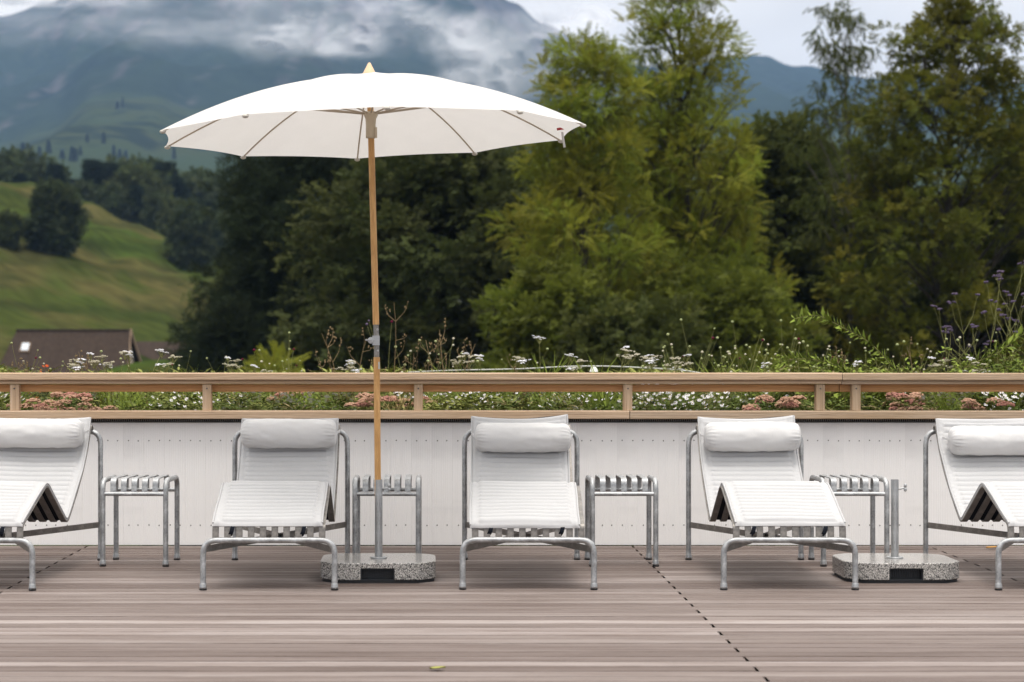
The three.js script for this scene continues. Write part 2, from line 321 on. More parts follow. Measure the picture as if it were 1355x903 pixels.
// side profile, z backwards and y up
function loungerProfile() {
  const P = (z, y) => V3(0, y, -z);
  return fillet([P(0, 0.236), P(0.003, 0.293), P(0.42, 0.452), P(0.80, 0.236), P(0.88, 0.29), P(1.0, 0.376), P(1.12, 0.474), P(1.212, 0.572), P(1.275, 0.668), P(1.305, 0.735)], [0, 0.022, 0.05, 0.05, 0.04, 0.05, 0.05, 0.05, 0.05, 0], 8);
}
const loungerFrame = {};
{
  const hw = 0.2985, rw = 0.293, back = -1.335;
  loungerFrame.front = tube(fillet([V3(-hw, 0.016, 0), V3(-hw, 0.2265, 0), V3(hw, 0.2265, 0), V3(hw, 0.016, 0)], 0.07, 8), 0.0135, 14);
  loungerFrame.rear = tube(fillet([V3(-rw, 0.016, back), V3(-rw, 0.672, back), V3(rw, 0.672, back), V3(rw, 0.016, back)], 0.075, 8), 0.0135, 14);
  loungerFrame.braces = [bar(V3(-hw + 0.012, 0.186, -0.012), V3(rw - 0.01, 0.186, back + 0.012), 0.03, 0.006, V3(0, 1, 0)), bar(V3(hw - 0.012, 0.183, -0.012), V3(-rw + 0.01, 0.183, back + 0.012), 0.03, 0.006, V3(0, 1, 0))];
  const prof = loungerProfile().filter((p) => p.y < 0.69 || p.z > -1), end = fillet([prof[prof.length - 1].clone(), V3(0, 0.705, back + 0.034), V3(0, 0.69, back + 0.004), V3(0, 0.676, back + 0.004)], 0.012, 4);
  loungerFrame.slat = sweep([...prof, ...end.slice(1)], ringRect(0.03, 0.0075), { side: V3(1, 0, 0) });
  loungerFrame.foot = lathe([[0.0135, 0.032], [0.0152, 0.03], [0.0165, 0.014], [0.0172, 0.007], [0.001, 0.007]], 14);
  loungerFrame.glide = lathe([[0.0165, 0.0068], [0.0168, 0.001], [0.015, 0], [0.0005, 0]], 14);
  loungerFrame.feet = [[-hw, 0], [hw, 0], [-rw, back], [rw, back]];
}
function makeLounger(label, X, D, turn) {
  const t = thing('steel_lounger', label, 'lounger', [X, 0, -D], turn, 'steel loungers along the white wall');
  obj('front_frame', loungerFrame.front, zinc, t); obj('rear_frame', loungerFrame.rear, zinc, t);
  for (const b of loungerFrame.braces) obj('brace', b, zincDull, t);
  for (let i = 0; i < SLATS; i++) obj('slat', loungerFrame.slat, zincDull, t).position.x = (i - (SLATS - 1) / 2) * slatSpan;
  for (const [x, z] of loungerFrame.feet) { const f = obj('foot', loungerFrame.foot, zinc, t); f.position.set(x, 0, z); obj('rubber_glide', loungerFrame.glide, rubber, f); }
  return t;
}
// quilted cushion that follows the slats; w: half width
function makeCushion(label, X, D, turn, seed, { shift = 0, skew = 0, flare = 0.012, fall = 0 } = {}) {
  const t = thing('lounger_cushion', label, 'cushion', [X, 0, -D], turn, 'quilted cushions on the loungers'), w = 0.25;
  const raw = loungerProfile(), acc = [0];
  for (let i = 1; i < raw.length; i++) acc.push(acc[i - 1] + raw[i].distanceTo(raw[i - 1]));
  const s0 = 0.05 - fall, s1 = acc[acc.length - 1] - 0.004, pitch = 0.0362;
  const nrm = raw.map((p, i) => { const d = raw[Math.min(i + 1, raw.length - 1)].clone().sub(raw[Math.max(i - 1, 0)]).normalize(); return V3(0, -d.z, d.y); });
  const at = (s) => { let i = 1; while (i < acc.length - 1 && acc[i] < s) i++; const k = clamp((s - acc[i - 1]) / (acc[i] - acc[i - 1]), 0, 1); return [raw[i - 1].clone().lerp(raw[i], k), nrm[i - 1].clone().lerp(nrm[i], k).normalize()]; };
  const low = 0.0052, border = 0.034;
  const top = (s, x) => {
    const e = w - Math.abs(x), q = (s - s0 - 0.016) / pitch, inS = s > s0 + 0.016 && s < s1 - 0.03;
    let h = 0.011 + 0.009 * (noise3(s * 5 + seed, x * 6, seed * 1.7, 3) - 0.5) * smoothstep(e, 0, 0.06);
    if (e > border && inS) h += 0.0105 * Math.pow(Math.abs(Math.sin(Math.PI * (q + 0.05 * (noise2(x * 9, 2, seed) - 0.5)))), 0.5) * smoothstep(e, border, border + 0.01) * (0.93 + 0.14 * noise2(Math.floor(q) * 3.1, x * 9, seed));
    else h += 0.006 * Math.sin(Math.PI * clamp(e / border, 0, 1)) + 0.0022 * (noise2(s * 75, x * 8, seed + 4) - 0.5) * 2;
    return h;
  };
  const rag = (s) => 0.004 * (noise2(s * 6, 3, seed + 1) - 0.5) + skew * (s / s1 - 0.5);
  const lift = (s, x) => flare * smoothstep(s, s1 - 0.16, s1) * Math.pow(Math.abs(x) / w, 2) * (x > 0 ? 1.25 : 0.75);
  const place = (s, x, h) => { const [p, n] = at(s); const q = p.addScaledVector(n, low + h); q.y += lift(s, x); q.z += lift(s, x) * 0.4; q.x = x + shift + rag(s); q.uv = [x, s]; return q; };
  const ns = 400, xs = []; for (let i = 0; i <= 44; i++) xs.push(-w + 2 * w * i / 44);
  obj('quilted_top', surface(44, ns, (u, v) => { const i = Math.round(u * 44), e = Math.min(i, 44 - i), s = lerp(s0, s1, v), endE = Math.min(v, 1 - v) * (s1 - s0); const round = Math.min(e === 0 ? 0 : e === 1 ? 0.75 : 1, smoothstep(endE, -0.004, 0.012)); return place(s, xs[i] * (e === 0 ? 1 : 1), lerp(0.006, top(s, xs[i]), round)); }), cushionMat, t);
  const und = surface(2, 160, (u, v) => place(lerp(s0, s1, v), lerp(-w, w, u) * 0.998, 0.0), true);
  const rim = [-1, 1].map((sg) => surface(1, ns, (u, v) => place(lerp(s0, s1, v), sg * w, u * 0.006), sg < 0)), ends = [0, 1].map((e) => surface(12, 1, (u, v) => place(e ? s1 : s0, lerp(-w, w, u), v * 0.006), !!e));
  obj('underside', und, blackCloth, t); obj('edge_binding', [...rim, ...ends], cushionMat, t);
  // piping along both long seams
  for (const sg of [-1, 1]) { const pts = []; for (let k = 0; k <= 110; k++) pts.push(place(lerp(s0 + 0.01, s1 - 0.006, k / 110), sg * (w - 0.002), 0.011)); obj('piping', tube(pts, 0.0045, 6), cushionMat, t); }
  // black straps that tie it to the slats at the foot end
  for (const k of [1.5, 7.55]) { const x = (k - 4.5) * slatSpan + shift * 0.5; obj('strap', sweep(fillet([V3(x, 0.31, -0.06), V3(x, 0.291, 0.006), V3(x - 0.006, 0.262, 0.01), V3(x - 0.016, 0.246, -0.008)], 0.012, 4), ringRect(0.019, 0.004), { side: V3(1, 0, 0) }), blackCloth, t); }
  return t;
}
// head bolster with gathered ends
function makePillow(label, X, D, turn, seed, { y = 0.645, z = -1.142, dx = 0, tilt = 0 } = {}) {
  const t = thing('head_pillow', label, 'pillow', [X, 0, -D], turn, 'head pillows on the loungers'), R = 0.077, half = 0.246;
  const g = surface(64, 56, (u, v) => {
    const a = u * Math.PI * 2, e = v * 2 - 1, k = Math.abs(e), side = Math.sign(e);
    const body = k < 0.86 ? k / 0.86 : 1, c = clamp((k - 0.86) / 0.14, 0, 1), ang = c * Math.PI / 2;
    let r = R * (1 - 0.05 * Math.pow(body, 4)) * (c > 0 ? Math.pow(Math.cos(ang), 0.5) : 1), x = side * ((half - 0.045) * body + 0.045 * Math.sin(ang));
    const pl = smoothstep(k, 0.72, 0.95) * (1 - 0.6 * c);
    r += pl * (0.0042 * Math.sin(a * 23 + seed + side) + 0.0022 * Math.sin(a * 37 + seed * 2)) + 0.007 * (noise3(x * 11 + seed, Math.cos(a) * 2.6, Math.sin(a) * 2.6, seed) - 0.5) + 0.0035 * (noise3(x * 34, Math.cos(a) * 4, Math.sin(a) * 4, seed + 9) - 0.5);
    const yy = Math.cos(a) * r * 0.97, zz = Math.sin(a) * r;
    return Object.assign(V3(x + dx, y + yy + tilt * x, z - zz), { uv: [a * R, x] });
  });
  obj('bolster', g, pillowMat, t);
  for (const s of [-1, 1]) obj('tie', sweep([V3(s * (half - 0.006) + dx, y + tilt * s * half, z), V3(s * (half + 0.012) + dx, y + 0.01 + tilt * s * half, z - 0.06), V3(s * (half + 0.004) + dx, y + 0.012, z - 0.115)], ringRect(0.012, 0.002), { side: V3(0, 1, 0) }), pillowMat, t);
  return t;
}
const seats = [
  [-2.153, 9.03, -0.064, 'at the row end farther from the empty base'],
  [-0.786, 9.03, 0, 'touching the granite base of the open parasol'],
  [0.392, 9.05, -0.014, 'between the parasol and the deck joint line'],
  [1.578, 9.04, 0, 'standing before the empty granite base'],
  [2.822, 9.03, 0.008, 'at the row end past the empty base'],
];
const cushionLooks = [{ shift: 0.004, flare: 0.008 }, { shift: -0.004, flare: 0.004, skew: 0.004 }, { shift: -0.012, flare: 0.02, skew: 0.01, fall: 0.008 }, { shift: 0.002, flare: 0.016, skew: -0.006 }, { shift: -0.004, flare: 0.004 }];
const pillowLooks = [{ y: 0.668, z: -1.158 }, { y: 0.666, z: -1.156, dx: 0.002 }, { y: 0.645, dx: 0.006 }, { y: 0.65, dx: 0.008, tilt: 0.006 }, { y: 0.632, z: -1.128, dx: 0.02 }];
seats.forEach(([X, D, turn, where], i) => {
  makeLounger('galvanised steel slat lounger ' + where, X, D, turn);
  makeCushion('pale quilted cushion on the lounger ' + where, X, D, turn, i * 7 + 3, cushionLooks[i]);
  makePillow('pale grey bolster pillow on the lounger ' + where, X, D, turn, i * 5 + 2, pillowLooks[i]);
});

// ---------------------------------------------------------------- stools
{
  const w = 0.16, d = 0.165, h = 0.4335;
  const side = tube(fillet([V3(0, 0.016, d), V3(0, h, d), V3(0, h, -d), V3(0, 0.016, -d)], 0.06, 8), 0.0135, 14);
  const cross = tube([V3(-w + 0.01, 0.366, 0), V3(w - 0.01, 0.366, 0)], 0.0105, 12);
  const slat = sweep(fillet([V3(0, 0.374, d), V3(0, 0.4435, d - 0.004), V3(0, 0.4435, -d + 0.004), V3(0, 0.374, -d)], 0.045, 8), ringRect(0.029, 0.0055), { side: V3(1, 0, 0) });
  const make = (label, X, D, turn) => {
    const t = thing('steel_stool', label, 'stool', [X, 0, -D - d], turn, 'galvanised slat stools between the loungers');
    for (const s of [-1, 1]) { obj('side_frame', side, zinc, t).position.x = s * w; obj('crossbar', cross, zinc, t).position.z = s * d; }
    for (let i = -2; i <= 2; i++) obj('slat', slat, zinc, t).position.x = i * 0.0535;
    for (const sx of [-1, 1]) for (const sz of [-1, 1]) { const f = obj('foot', loungerFrame.foot, zinc, t); f.position.set(sx * w, 0, sz * d); obj('rubber_glide', loungerFrame.glide, rubber, f); }
  };
  make('galvanised slat stool with clear floor all round its four legs', -1.548, 10.05, -0.04);
  make('galvanised slat stool behind the base of the open umbrella', -0.28, 10.05, 0);
  make('galvanised slat stool standing on the line of deck joints', 0.919, 10.05, 0);
  make('galvanised slat stool behind the empty granite umbrella base', 2.086, 10.05, 0);
}

// ---------------------------------------------------------------- granite umbrella bases
{
  const hw = 0.268, hd = 0.235, ch = 0.075, s = new THREE.Shape();
  const pts = [[-hw + ch, -hd], [hw - ch, -hd], [hw, -hd + ch], [hw, hd - ch], [hw - ch, hd], [-hw + ch, hd], [-hw, hd - ch], [-hw, -hd + ch]];
  const rounded = (k) => { const q = fillet([...pts, pts[0], pts[1]].map(([x, y]) => V3(x * k, y * k, 0)), 0.035, 5).slice(1, -1); return new THREE.Shape(q.slice(0, -1).map((p) => new THREE.Vector2(p.x, p.y))); };
  const slab = new THREE.ExtrudeGeometry(rounded(1), { depth: 0.07, bevelEnabled: true, bevelSize: 0.005, bevelThickness: 0.005, bevelSegments: 3 }).rotateX(-Math.PI / 2).translate(0, 0.019, 0);
  const notch = new Brush(new THREE.BoxGeometry(0.16, 0.06, 0.07).translate(0, 0.04, hd - 0.01)); notch.updateMatrixWorld();
  const body = new Brush(slab); body.updateMatrixWorld();
  const granG = new Evaluator().evaluate(body, notch, SUBTRACTION).geometry; granG.clearGroups();
  const pad = new THREE.ExtrudeGeometry(rounded(0.985), { depth: 0.014, bevelEnabled: false }).rotateX(-Math.PI / 2);
  const lip = [new THREE.BoxGeometry(0.158, 0.058, 0.004).translate(0, 0.0405, hd - 0.04), new THREE.BoxGeometry(0.158, 0.006, 0.03).translate(0, 0.0665, hd - 0.018), new THREE.BoxGeometry(0.158, 0.006, 0.036).translate(0, 0.0145, hd - 0.02), new THREE.BoxGeometry(0.005, 0.046, 0.03).translate(-0.0762, 0.0405, hd - 0.018), new THREE.BoxGeometry(0.005, 0.046, 0.03).translate(0.0762, 0.0405, hd - 0.018)];
  for (let k = -6; k <= 6; k++) lip.push(new THREE.BoxGeometry(0.003, 0.036, 0.006).translate(k * 0.011, 0.0405, hd - 0.035));
  const top = 0.094;
  const post = lathe([[0.0185, top + 0.006], [0.0185, 0.47], [0.0155, 0.47], [0.0155, 0.3]], 22), plate = lathe([[0.0005, top + 0.007], [0.038, top + 0.007], [0.04, top + 0.005], [0.04, top + 0.0006]], 26);
  const make = (label, X, D, turn) => {
    const t = thing('umbrella_base', label, 'umbrella base', [X, 0, -D], turn, 'granite umbrella bases');
    obj('granite_slab', granG, graniteMat, t); obj('rubber_pad', pad, rubber, t); obj('handle_recess', lip, std({ color: lin(0.012, 0.014, 0.018), roughness: 0.5 }), t);
    const p = obj('socket_tube', post, zinc, t); obj('flange', plate, zinc, p);
    const k = obj('clamp_screw', tube([V3(0.018, 0.425, 0), V3(0.05, 0.43, 0.002)], 0.0045, 8), zinc, t);
    obj('wing_knob', [new THREE.BoxGeometry(0.01, 0.03, 0.006).translate(0.048, 0.432, 0.003), new THREE.SphereGeometry(0.011, 12, 8).scale(0.7, 1, 0.6).translate(0.05, 0.441, 0.003), new THREE.SphereGeometry(0.011, 12, 8).scale(0.7, 1, 0.6).translate(0.05, 0.423, 0.003)], zinc, k);
  };
  make('granite base with steel tube holding the open umbrella', -0.304, 9.54, 0.01);
  make('granite base with an empty steel tube beside the slat stool', 2.17, 9.54, 0.0);
}

// ---------------------------------------------------------------- the umbrella
{
  const X = -0.304, D = 9.54, t = thing('parasol', 'open white parasol with a varnished wooden pole', 'parasol', [X, 0, -D]);
  const lowTop = 1.057, hingeTop = 1.213, lean = (y) => (y < 1.1 ? -0.009 * y : -0.009 * 1.1 - 0.026 * (y - 1.1));
  const P = (y) => V3(lean(y), y, 0);
  obj('lower_pole', tube([P(0.3), P(lowTop)], 0.0153, 18), poleMat, t);
  obj('upper_pole', tube([P(hingeTop), P(2.26)], 0.0153, 18), poleMat, t);
  const sleeve = obj('tilt_joint', tube([P(lowTop), P(1.1), P(hingeTop)], 0.0128, 16), zincDull, t), jy = 1.137;
  obj('joint_plate', [new THREE.BoxGeometry(0.034, 0.046, 0.036).translate(lean(jy) - 0.002, jy, 0), lathe([[0.0005, 0.012], [0.014, 0.012], [0.016, 0.009], [0.016, -0.012], [0.0005, -0.012]], 16).rotateX(Math.PI / 2).translate(lean(jy) - 0.025, jy, 0.012)], zinc, sleeve);
  obj('lever', tube([V3(lean(jy) - 0.02, jy, 0.02), V3(lean(jy) - 0.052, jy + 0.002, 0.024)], 0.004, 8), zinc, sleeve);
  for (const dy of [-0.05, 0.052]) obj('bolt', lathe([[0.0005, 0.006], [0.006, 0.004], [0.006, 0]], 8).rotateX(Math.PI / 2).translate(lean(jy + dy) + 0.006, jy + dy, 0.011), zinc, sleeve);
  obj('sticker', surface(4, 1, (u, v) => { const a = 0.5 + u * 0.7; return V3(lean(1.02) + Math.sin(a) * 0.0157, 1.0 + v * 0.034, Math.cos(a) * 0.0157); }), std({ color: lin(0.45, 0.45, 0.42), roughness: 0.6 }), t);
  // the head: everything here turns with the tilted axis
  const head = (r, a, y) => { const q = V3(Math.cos(a) * r, y, -Math.sin(a) * r).applyAxisAngle(V3(0, 0, 1), 0.027).applyAxisAngle(V3(1, 0, 0), -0.006); return q.add(V3(lean(2.2), 0, 0)); };
  const R = 1.035, apex = 2.405, rim = 0.285, N = 10, a0 = 24 * Math.PI / 180;
  const ribY = (f) => apex - rim * Math.pow(f, 1.9), A = (i) => a0 + i * 2 * Math.PI / N;
  const shift0 = head(0, 0, 2.2);
  const canopy = new THREE.Group(); canopy.name = 'canopy'; t.add(canopy);
  for (let i = 0; i < N; i++) {
    const g = surface(16, 28, (u, v) => {
      const f = Math.max(0.02, v), b = 4 * u * (1 - u), ff = f * (1 - 0.022 * b * f), p = head(R * ff, A(i), 0), q = head(R * ff, A(i + 1), 0), y0 = ribY(ff);
      const m = p.clone().lerp(q, u); m.y += y0 - 0.006 * b * Math.sin(Math.PI * Math.min(1, f * 0.9)) - 0.006 * b * f * f;
      return Object.assign(m, { uv: [f * R * (u - 0.5) * 0.62, f * R] });
    });
    obj('panel', g, canopyMat, canopy);
  }
  for (let i = 0; i < N; i++) {
    const rib = []; for (let k = 0; k <= 12; k++) { const f = 0.03 + 0.965 * k / 12, m = head(R * f, A(i), 0); m.y += ribY(f) - 0.009; rib.push(m); }
    const rb = obj('rib', tube(rib, 0.004, 7), ribMat, t);
    const a = head(0.03, A(i), 0), b = head(0.52, A(i), 0); a.y += 2.225; b.y += ribY(0.52) - 0.016;
    obj('strut', tube([a, b], 0.0042, 6), ribMat, rb);
    const tip = head(R * 0.992, A(i), 0); tip.y += ribY(0.992) - 0.011;
    obj('rib_tip', [new THREE.SphereGeometry(0.0115, 10, 8).scale(1.3, 0.8, 1.3).translate(tip.x, tip.y, tip.z)], std({ color: lin(0.5, 0.47, 0.42), roughness: 0.5 }), rb);
  }
  const hub = obj('runner', lathe([[0.0155, 2.105], [0.024, 2.107], [0.0235, 2.17], [0.026, 2.2], [0.034, 2.215], [0.034, 2.232], [0.016, 2.234]], 20, [lean(2.18), 0, 0]), hubMat, t);
  obj('catch', new THREE.BoxGeometry(0.012, 0.05, 0.014).translate(lean(2.15) + 0.024, 2.132, 0.012), hubMat, hub);
  obj('crown_hub', lathe([[0.0005, 2.36], [0.04, 2.358], [0.044, 2.378], [0.0005, 2.388]], 18, [lean(2.36), 0, 0]), hubMat, t);
  obj('finial', lathe([[0.034, apex - 0.004], [0.034, apex + 0.012], [0.03, apex + 0.014], [0.006, apex + 0.062], [0.0005, apex + 0.065]], 22, [lean(apex) - 0.001, 0, 0]), finialMat, t);
  // closing strap and red tag at one corner
  const c = head(R * 0.9, A(N) - 0.3, 0); c.y += ribY(0.95) - 0.022;
  obj('closing_strap', sweep([c.clone(), c.clone().add(V3(0.004, -0.03, 0.004)), c.clone().add(V3(0.012, -0.075, 0))], ringRect(0.011, 0.002), { side: V3(1, 0, 0) }), canopyMat, t);
  obj('red_tag', sweep([c.clone().add(V3(-0.026, 0.012, 0.006)), c.clone().add(V3(0.012, 0.018, 0.006))], ringRect(0.012, 0.003), { side: V3(0, 1, 0) }), std({ color: lin(0.35, 0.02, 0.03), roughness: 0.8 }), t);
}

// ---------------------------------------------------------------- fallen leaves on the deck
{
  const leaf = (name, label, x, z, c, len, turn) => { const m = obj(name, surface(6, 4, (u, v) => { const w = Math.sin(Math.PI * Math.pow(u, 0.8)) * len * 0.3; return V3((u - 0.5) * len, 0.004 + 0.01 * Math.abs(v - 0.5) + 0.004 * u * u, (v - 0.5) * 2 * w); }), new THREE.MeshStandardMaterial({ color: lin(...c), roughness: 0.7, side: THREE.DoubleSide })); m.position.set(x, 0.001, z); m.rotation.y = turn; tag(m, label, 'leaf'); };
  leaf('fallen_leaf', 'yellow fallen leaf on the deck near the foot of the wall', across(1313, 10.97), -10.97, [0.5, 0.24, 0.03], 0.075, 0.3);
  leaf('fallen_leaf', 'small green yellow leaf lying on the open deck', across(579, 6.72), -6.72, [0.3, 0.3, 0.06], 0.055, 0.1);
}

// ================================================================ the country behind
// ground sheet, hill, valley and mountains (z = -D)
const RIDGE = 262;
const hillRidge = [[-170, 34], [-77, 25.6], [-57.7, 23.5], [-53, 22.2], [-47, 19.7], [-40, 17], [-34, 14.6], [-28, 12], [-18, 6.4], [-8, 2], [4, -1], [40, -3], [260, -4]];
function hillY(x, z) {
  const D = -z, H = table(hillRidge, x), t = smoothstep(D, 78, RIDGE), far = Math.max(0, D - RIDGE);
  let y = lerp(-6.5, H, Math.pow(t, 0.9)) - far * 0.13;
  const left = smoothstep(-x, -10, 25);
  y += (fbm(x * 0.035 + 5, D * 0.03, 61, 4) - 0.5) * 5 * t * left + (fbm(x * 0.14, D * 0.1 + x * 0.05, 63, 3) - 0.5) * 2 * t * left + (fbm(x * 0.3, D * 0.35, 67, 2) - 0.5) * 0.9 * t * left;
  y += 5.2 * Math.exp(-(((x + 17) / 9) ** 2) - ((D - 120) / 22) ** 2);
  return y;
}
const mountRidge = [[-1400, 380], [-900, 430], [-577, 446], [-518, 458], [-449, 490], [-380, 512], [-252, 520], [-183, 506], [-143, 484], [-84, 474], [-25, 484], [35, 496], [94, 472], [133, 440], [192, 412], [261, 384], [360, 392], [409, 396], [469, 380], [538, 366], [660, 372], [760, 362], [1100, 345], [1500, 330]];
const forestFoot = [[-700, 158], [-333, 161], [-300, 172], [-259, 196], [-219, 196], [-190, 186], [-134, 176], [0, 168], [200, 172], [900, 170]];
const VALLEY = 1.35;                                // how far the valley stretches
function mountY(x, z) { return VALLEY * mountShape(x / VALLEY, z / VALLEY); }
function mountShape(x, z) {
  const D = -z, foot = table(forestFoot, x * 1500 / Math.max(1200, D)), H = table(mountRidge, x * 2600 / Math.max(1500, D));
  let y;
  if (D < 1500) { const t = (D - 420) / 1080; y = lerp(18, foot, Math.pow(clamp(t, 0, 1), 1.15)) + (fbm(x * 0.01, D * 0.008, 81, 4) - 0.5) * 14 * smoothstep(t, 0, 0.3); }
  else {
    const t = clamp((D - 1500) / 1100, 0, 1), n = fbm(x * 0.006, D * 0.0035, 84, 5) - 0.5, c = fbm(x * 0.02 + 4, D * 0.006, 86, 4) - 0.5, g = Math.abs(fbm(x * 0.012 + 9, D * 0.0016, 88, 4) - 0.5);
    const cliff = t + 0.04 * Math.sin(t * 9.5 + n * 5) * (1 - t) * t * 3;
    y = lerp(foot, H, clamp(cliff, 0, 1)) + (n * 46 + c * 30 - g * 60) * Math.sin(Math.PI * clamp(t, 0, 1)) + (c * 10 - g * 12 + n * 10) * smoothstep(t, 0.7, 1);
    if (D > 2600) y -= (D - 2600) * 0.25;
  }
  return y;
}
function heightfield(name, label, x0, x1, z0, z1, nx, nz, f, tint, mat) {
  const g = surface(nx, nz, (u, v) => { const x = lerp(x0, x1, u), z = lerp(z0, z1, v); return V3(x, f(x, z), z); });
  const p = g.attributes.position, n = g.attributes.normal, col = new Float32Array(p.count * 3);
  for (let i = 0; i < p.count; i++) col.set(tint(p.getX(i), p.getY(i), p.getZ(i), n.getY(i)), i * 3);
  g.setAttribute('color', new THREE.BufferAttribute(col, 3));
  return structure(name, g, mat, label);
}
const landMat = matte({ vertexColors: true }, 0);
{
  const base = structure('ground', new THREE.CircleGeometry(3700, 64).rotateX(-Math.PI / 2).translate(0, -12, 0), matte({ color: lin(0.04, 0.06, 0.015) }, 0), 'wide valley floor under the trees'); base.userData.category = 'ground';
  const grass = [0.039, 0.049, 0.012], lush = [0.038, 0.062, 0.012], dry = [0.075, 0.062, 0.024], darkG = [0.018, 0.025, 0.008];
  heightfield('hillside', 'grassy hillside meadow behind the brown roofed house', -190, 270, -14, -420, 460, 420, hillY, (x, y, z) => {
    const a = fbm(x * 0.05, z * 0.035, 3, 4), b = fbm(x * 0.3 + 3, z * 0.2, 9, 4), c = fbm(x * 0.03 + z * 0.05, z * 0.012 - x * 0.02, 15, 3);
    let k = mix3(grass, lush, smoothstep(a, 0.45, 0.7)); k = mix3(k, dry, 0.75 * smoothstep(c + (b - 0.5) * 0.5, 0.52, 0.72)); k = mix3(k, darkG, 0.7 * smoothstep(b, 0.55, 0.78));
    k = mix3(k, darkG, 0.5 * smoothstep(noise2(x * 0.12 + y * 0.5, y * 1.1, 29), 0.62, 0.8));   // cattle tracks along the slope
    const h = 0.8 + 0.4 * hash3(Math.round(x * 9), Math.round(z * 9), 4);
    return k.map((q) => q * h);
  }, landMat);
  const meadow = [0.027, 0.043, 0.018], meadow2 = [0.038, 0.044, 0.019], forest = [0.011, 0.018, 0.012], rock = [0.075, 0.072, 0.07];
  heightfield('mountain', 'wooded mountain with rock faces above valley meadows, half in mist', -1750, 1750, -540, -3980, 440, 480, mountY, (wx, wy, wz, ny) => {
    const x = wx / VALLEY, y = wy / VALLEY, z = wz / VALLEY, D = -z, a = fbm(x * 0.012, D * 0.01, 5, 4), b = fbm(x * 0.08, D * 0.05, 7, 4), t = (D - 1500) / 1100;
    const m = mix3(mix3(meadow, meadow2, a), forest, 0.85 * smoothstep(b * 0.55 + a * 0.5, 0.575, 0.63));
    const w = smoothstep(t + (a - 0.5) * 0.18 + (b - 0.5) * 0.1, -0.05, 0.03);
    const r = smoothstep(fbm(x * 0.045 + 7, y * 0.014, 33, 5) * 0.75 + 0.25 * b + 0.22 * smoothstep(t, 0.45, 0.9) - 0.1 - 0.3 * smoothstep(x, 150, 330), 0.52, 0.68), f = mix3(forest, [0.03, 0.045, 0.026], b * 0.5 + 0.5 * hash3(Math.round(wx), Math.round(wz), 7) * fbm(x * 0.02, y * 0.02, 44, 3) * 1.5);
    return mix3(m, mix3(f, rock.map((q) => q * (0.7 + 0.6 * noise2(x * 0.2, y * 0.03, 3))), r), w);
  }, landMat);
}

// ---------------------------------------------------------------- clouds that hang on the mountain: billowing sheets of mist
{
  const cloud = (label, cx, cy, D, w, h, seed, dens, sx = 1, top = 0) => {
    const alpha = texture(512, 256, (u, v) => {
      const q = fbm(u * 3 * sx + seed, v * 3 + seed * 0.7, seed, 6), q2 = fbm(u * 7 * sx + q * 2.2, v * 6 + q * 2.2, seed + 5, 5), ex = Math.min(u, 1 - u) * 2, ey = Math.min(v, (1 - v) + top) * 2;
      const edge = smoothstep(ex, 0, 0.5) * smoothstep(ey, 0, 0.55);
      return dens * smoothstep(0.6 * q + 0.4 * q2 + 0.26 * edge, 0.44, 1.08) * smoothstep(edge, 0, 0.8);
    }, { data: true });
    alpha.wrapS = alpha.wrapT = THREE.ClampToEdgeWrapping;
    const g = surface(40, 16, (u, v) => { const x = (u - 0.5) * w * VALLEY, y = (v - 0.5) * h * VALLEY; return V3(cx + x, cy + y, -D + (fbm(u * 5, v * 4, seed + 3, 3) - 0.5) * 90 + (v - 0.5) * -40); });
    const n = g.attributes.normal; for (let i = 0; i < n.count; i++) n.setXYZ(i, 0, 0.8, 0.6);
    const m = obj('cloud_bank', g, std({ color: lin(0.62, 0.62, 0.64), roughness: 1, alphaMap: alpha, transparent: true }));
    m.castShadow = false;
    return tag(m, label, 'cloud', 'low clouds on the mountain');
  };
  const C = (px, py, D) => [across(px, D * VALLEY), up(py, D * VALLEY), D * VALLEY];
  cloud('thin mist drifting over the cliffs of the mountain top', ...C(190, 22, 1700), 330, 80, 3, 0.26);
  cloud('pale cloud tongue lying across the saddle of the mountain', ...C(450, 28, 1660), 210, 84, 11, 0.7, 1.4);
  cloud('wispy cloud rising beside the light green tree', ...C(690, 70, 1640), 200, 110, 19, 0.7, 1.2);
  cloud('bank of cloud that hides the summit ridge', ...C(450, -42, 1760), 330, 76, 27, 0.8, 2.2, 1);
  cloud('soft veil of cloud on the far shoulder of the mountain', ...C(40, -22, 1740), 260, 66, 35, 0.75, 1.4, 1);
}

// ---------------------------------------------------------------- foliage
const leafMats = {};
function leafMat(key, c, tr = 0.3) { return leafMats[key] ??= new THREE.MeshPhysicalMaterial({ color: lin(...c), roughness: 1, transmission: tr, thickness: 0, specularIntensity: 0.12, side: THREE.DoubleSide }); }
const barkMat = std({ color: lin(0.045, 0.036, 0.028), roughness: 1 }), barkGrey = std({ color: lin(0.1, 0.09, 0.075), roughness: 1 });
// leaves as folded diamonds: list of [root, tip, width, side]
function leaves(list) {
  const pos = [], idx = [];
  for (const [a, b, w, s] of list) {
    const d = b.clone().sub(a), m = a.clone().addScaledVector(d, 0.45), side = s.clone().addScaledVector(d, -s.dot(d) / d.lengthSq()).normalize(), n = pos.length / 3, drop = d.clone().cross(side).normalize().multiplyScalar(w * 0.18);
    for (const p of [a, m.clone().addScaledVector(side, w / 2).sub(drop), b, m.clone().addScaledVector(side, -w / 2).sub(drop)]) pos.push(p.x, p.y, p.z);
    idx.push(n, n + 1, n + 2, n, n + 2, n + 3);
  }
  const g = new THREE.BufferGeometry(); g.setAttribute('position', new THREE.Float32BufferAttribute(pos, 3)); g.setAttribute('uv', new THREE.Float32BufferAttribute(new Float32Array(pos.length / 3 * 2), 2)); g.setIndex(idx); g.computeVertexNormals();
  return g;
}
const sprays = {};
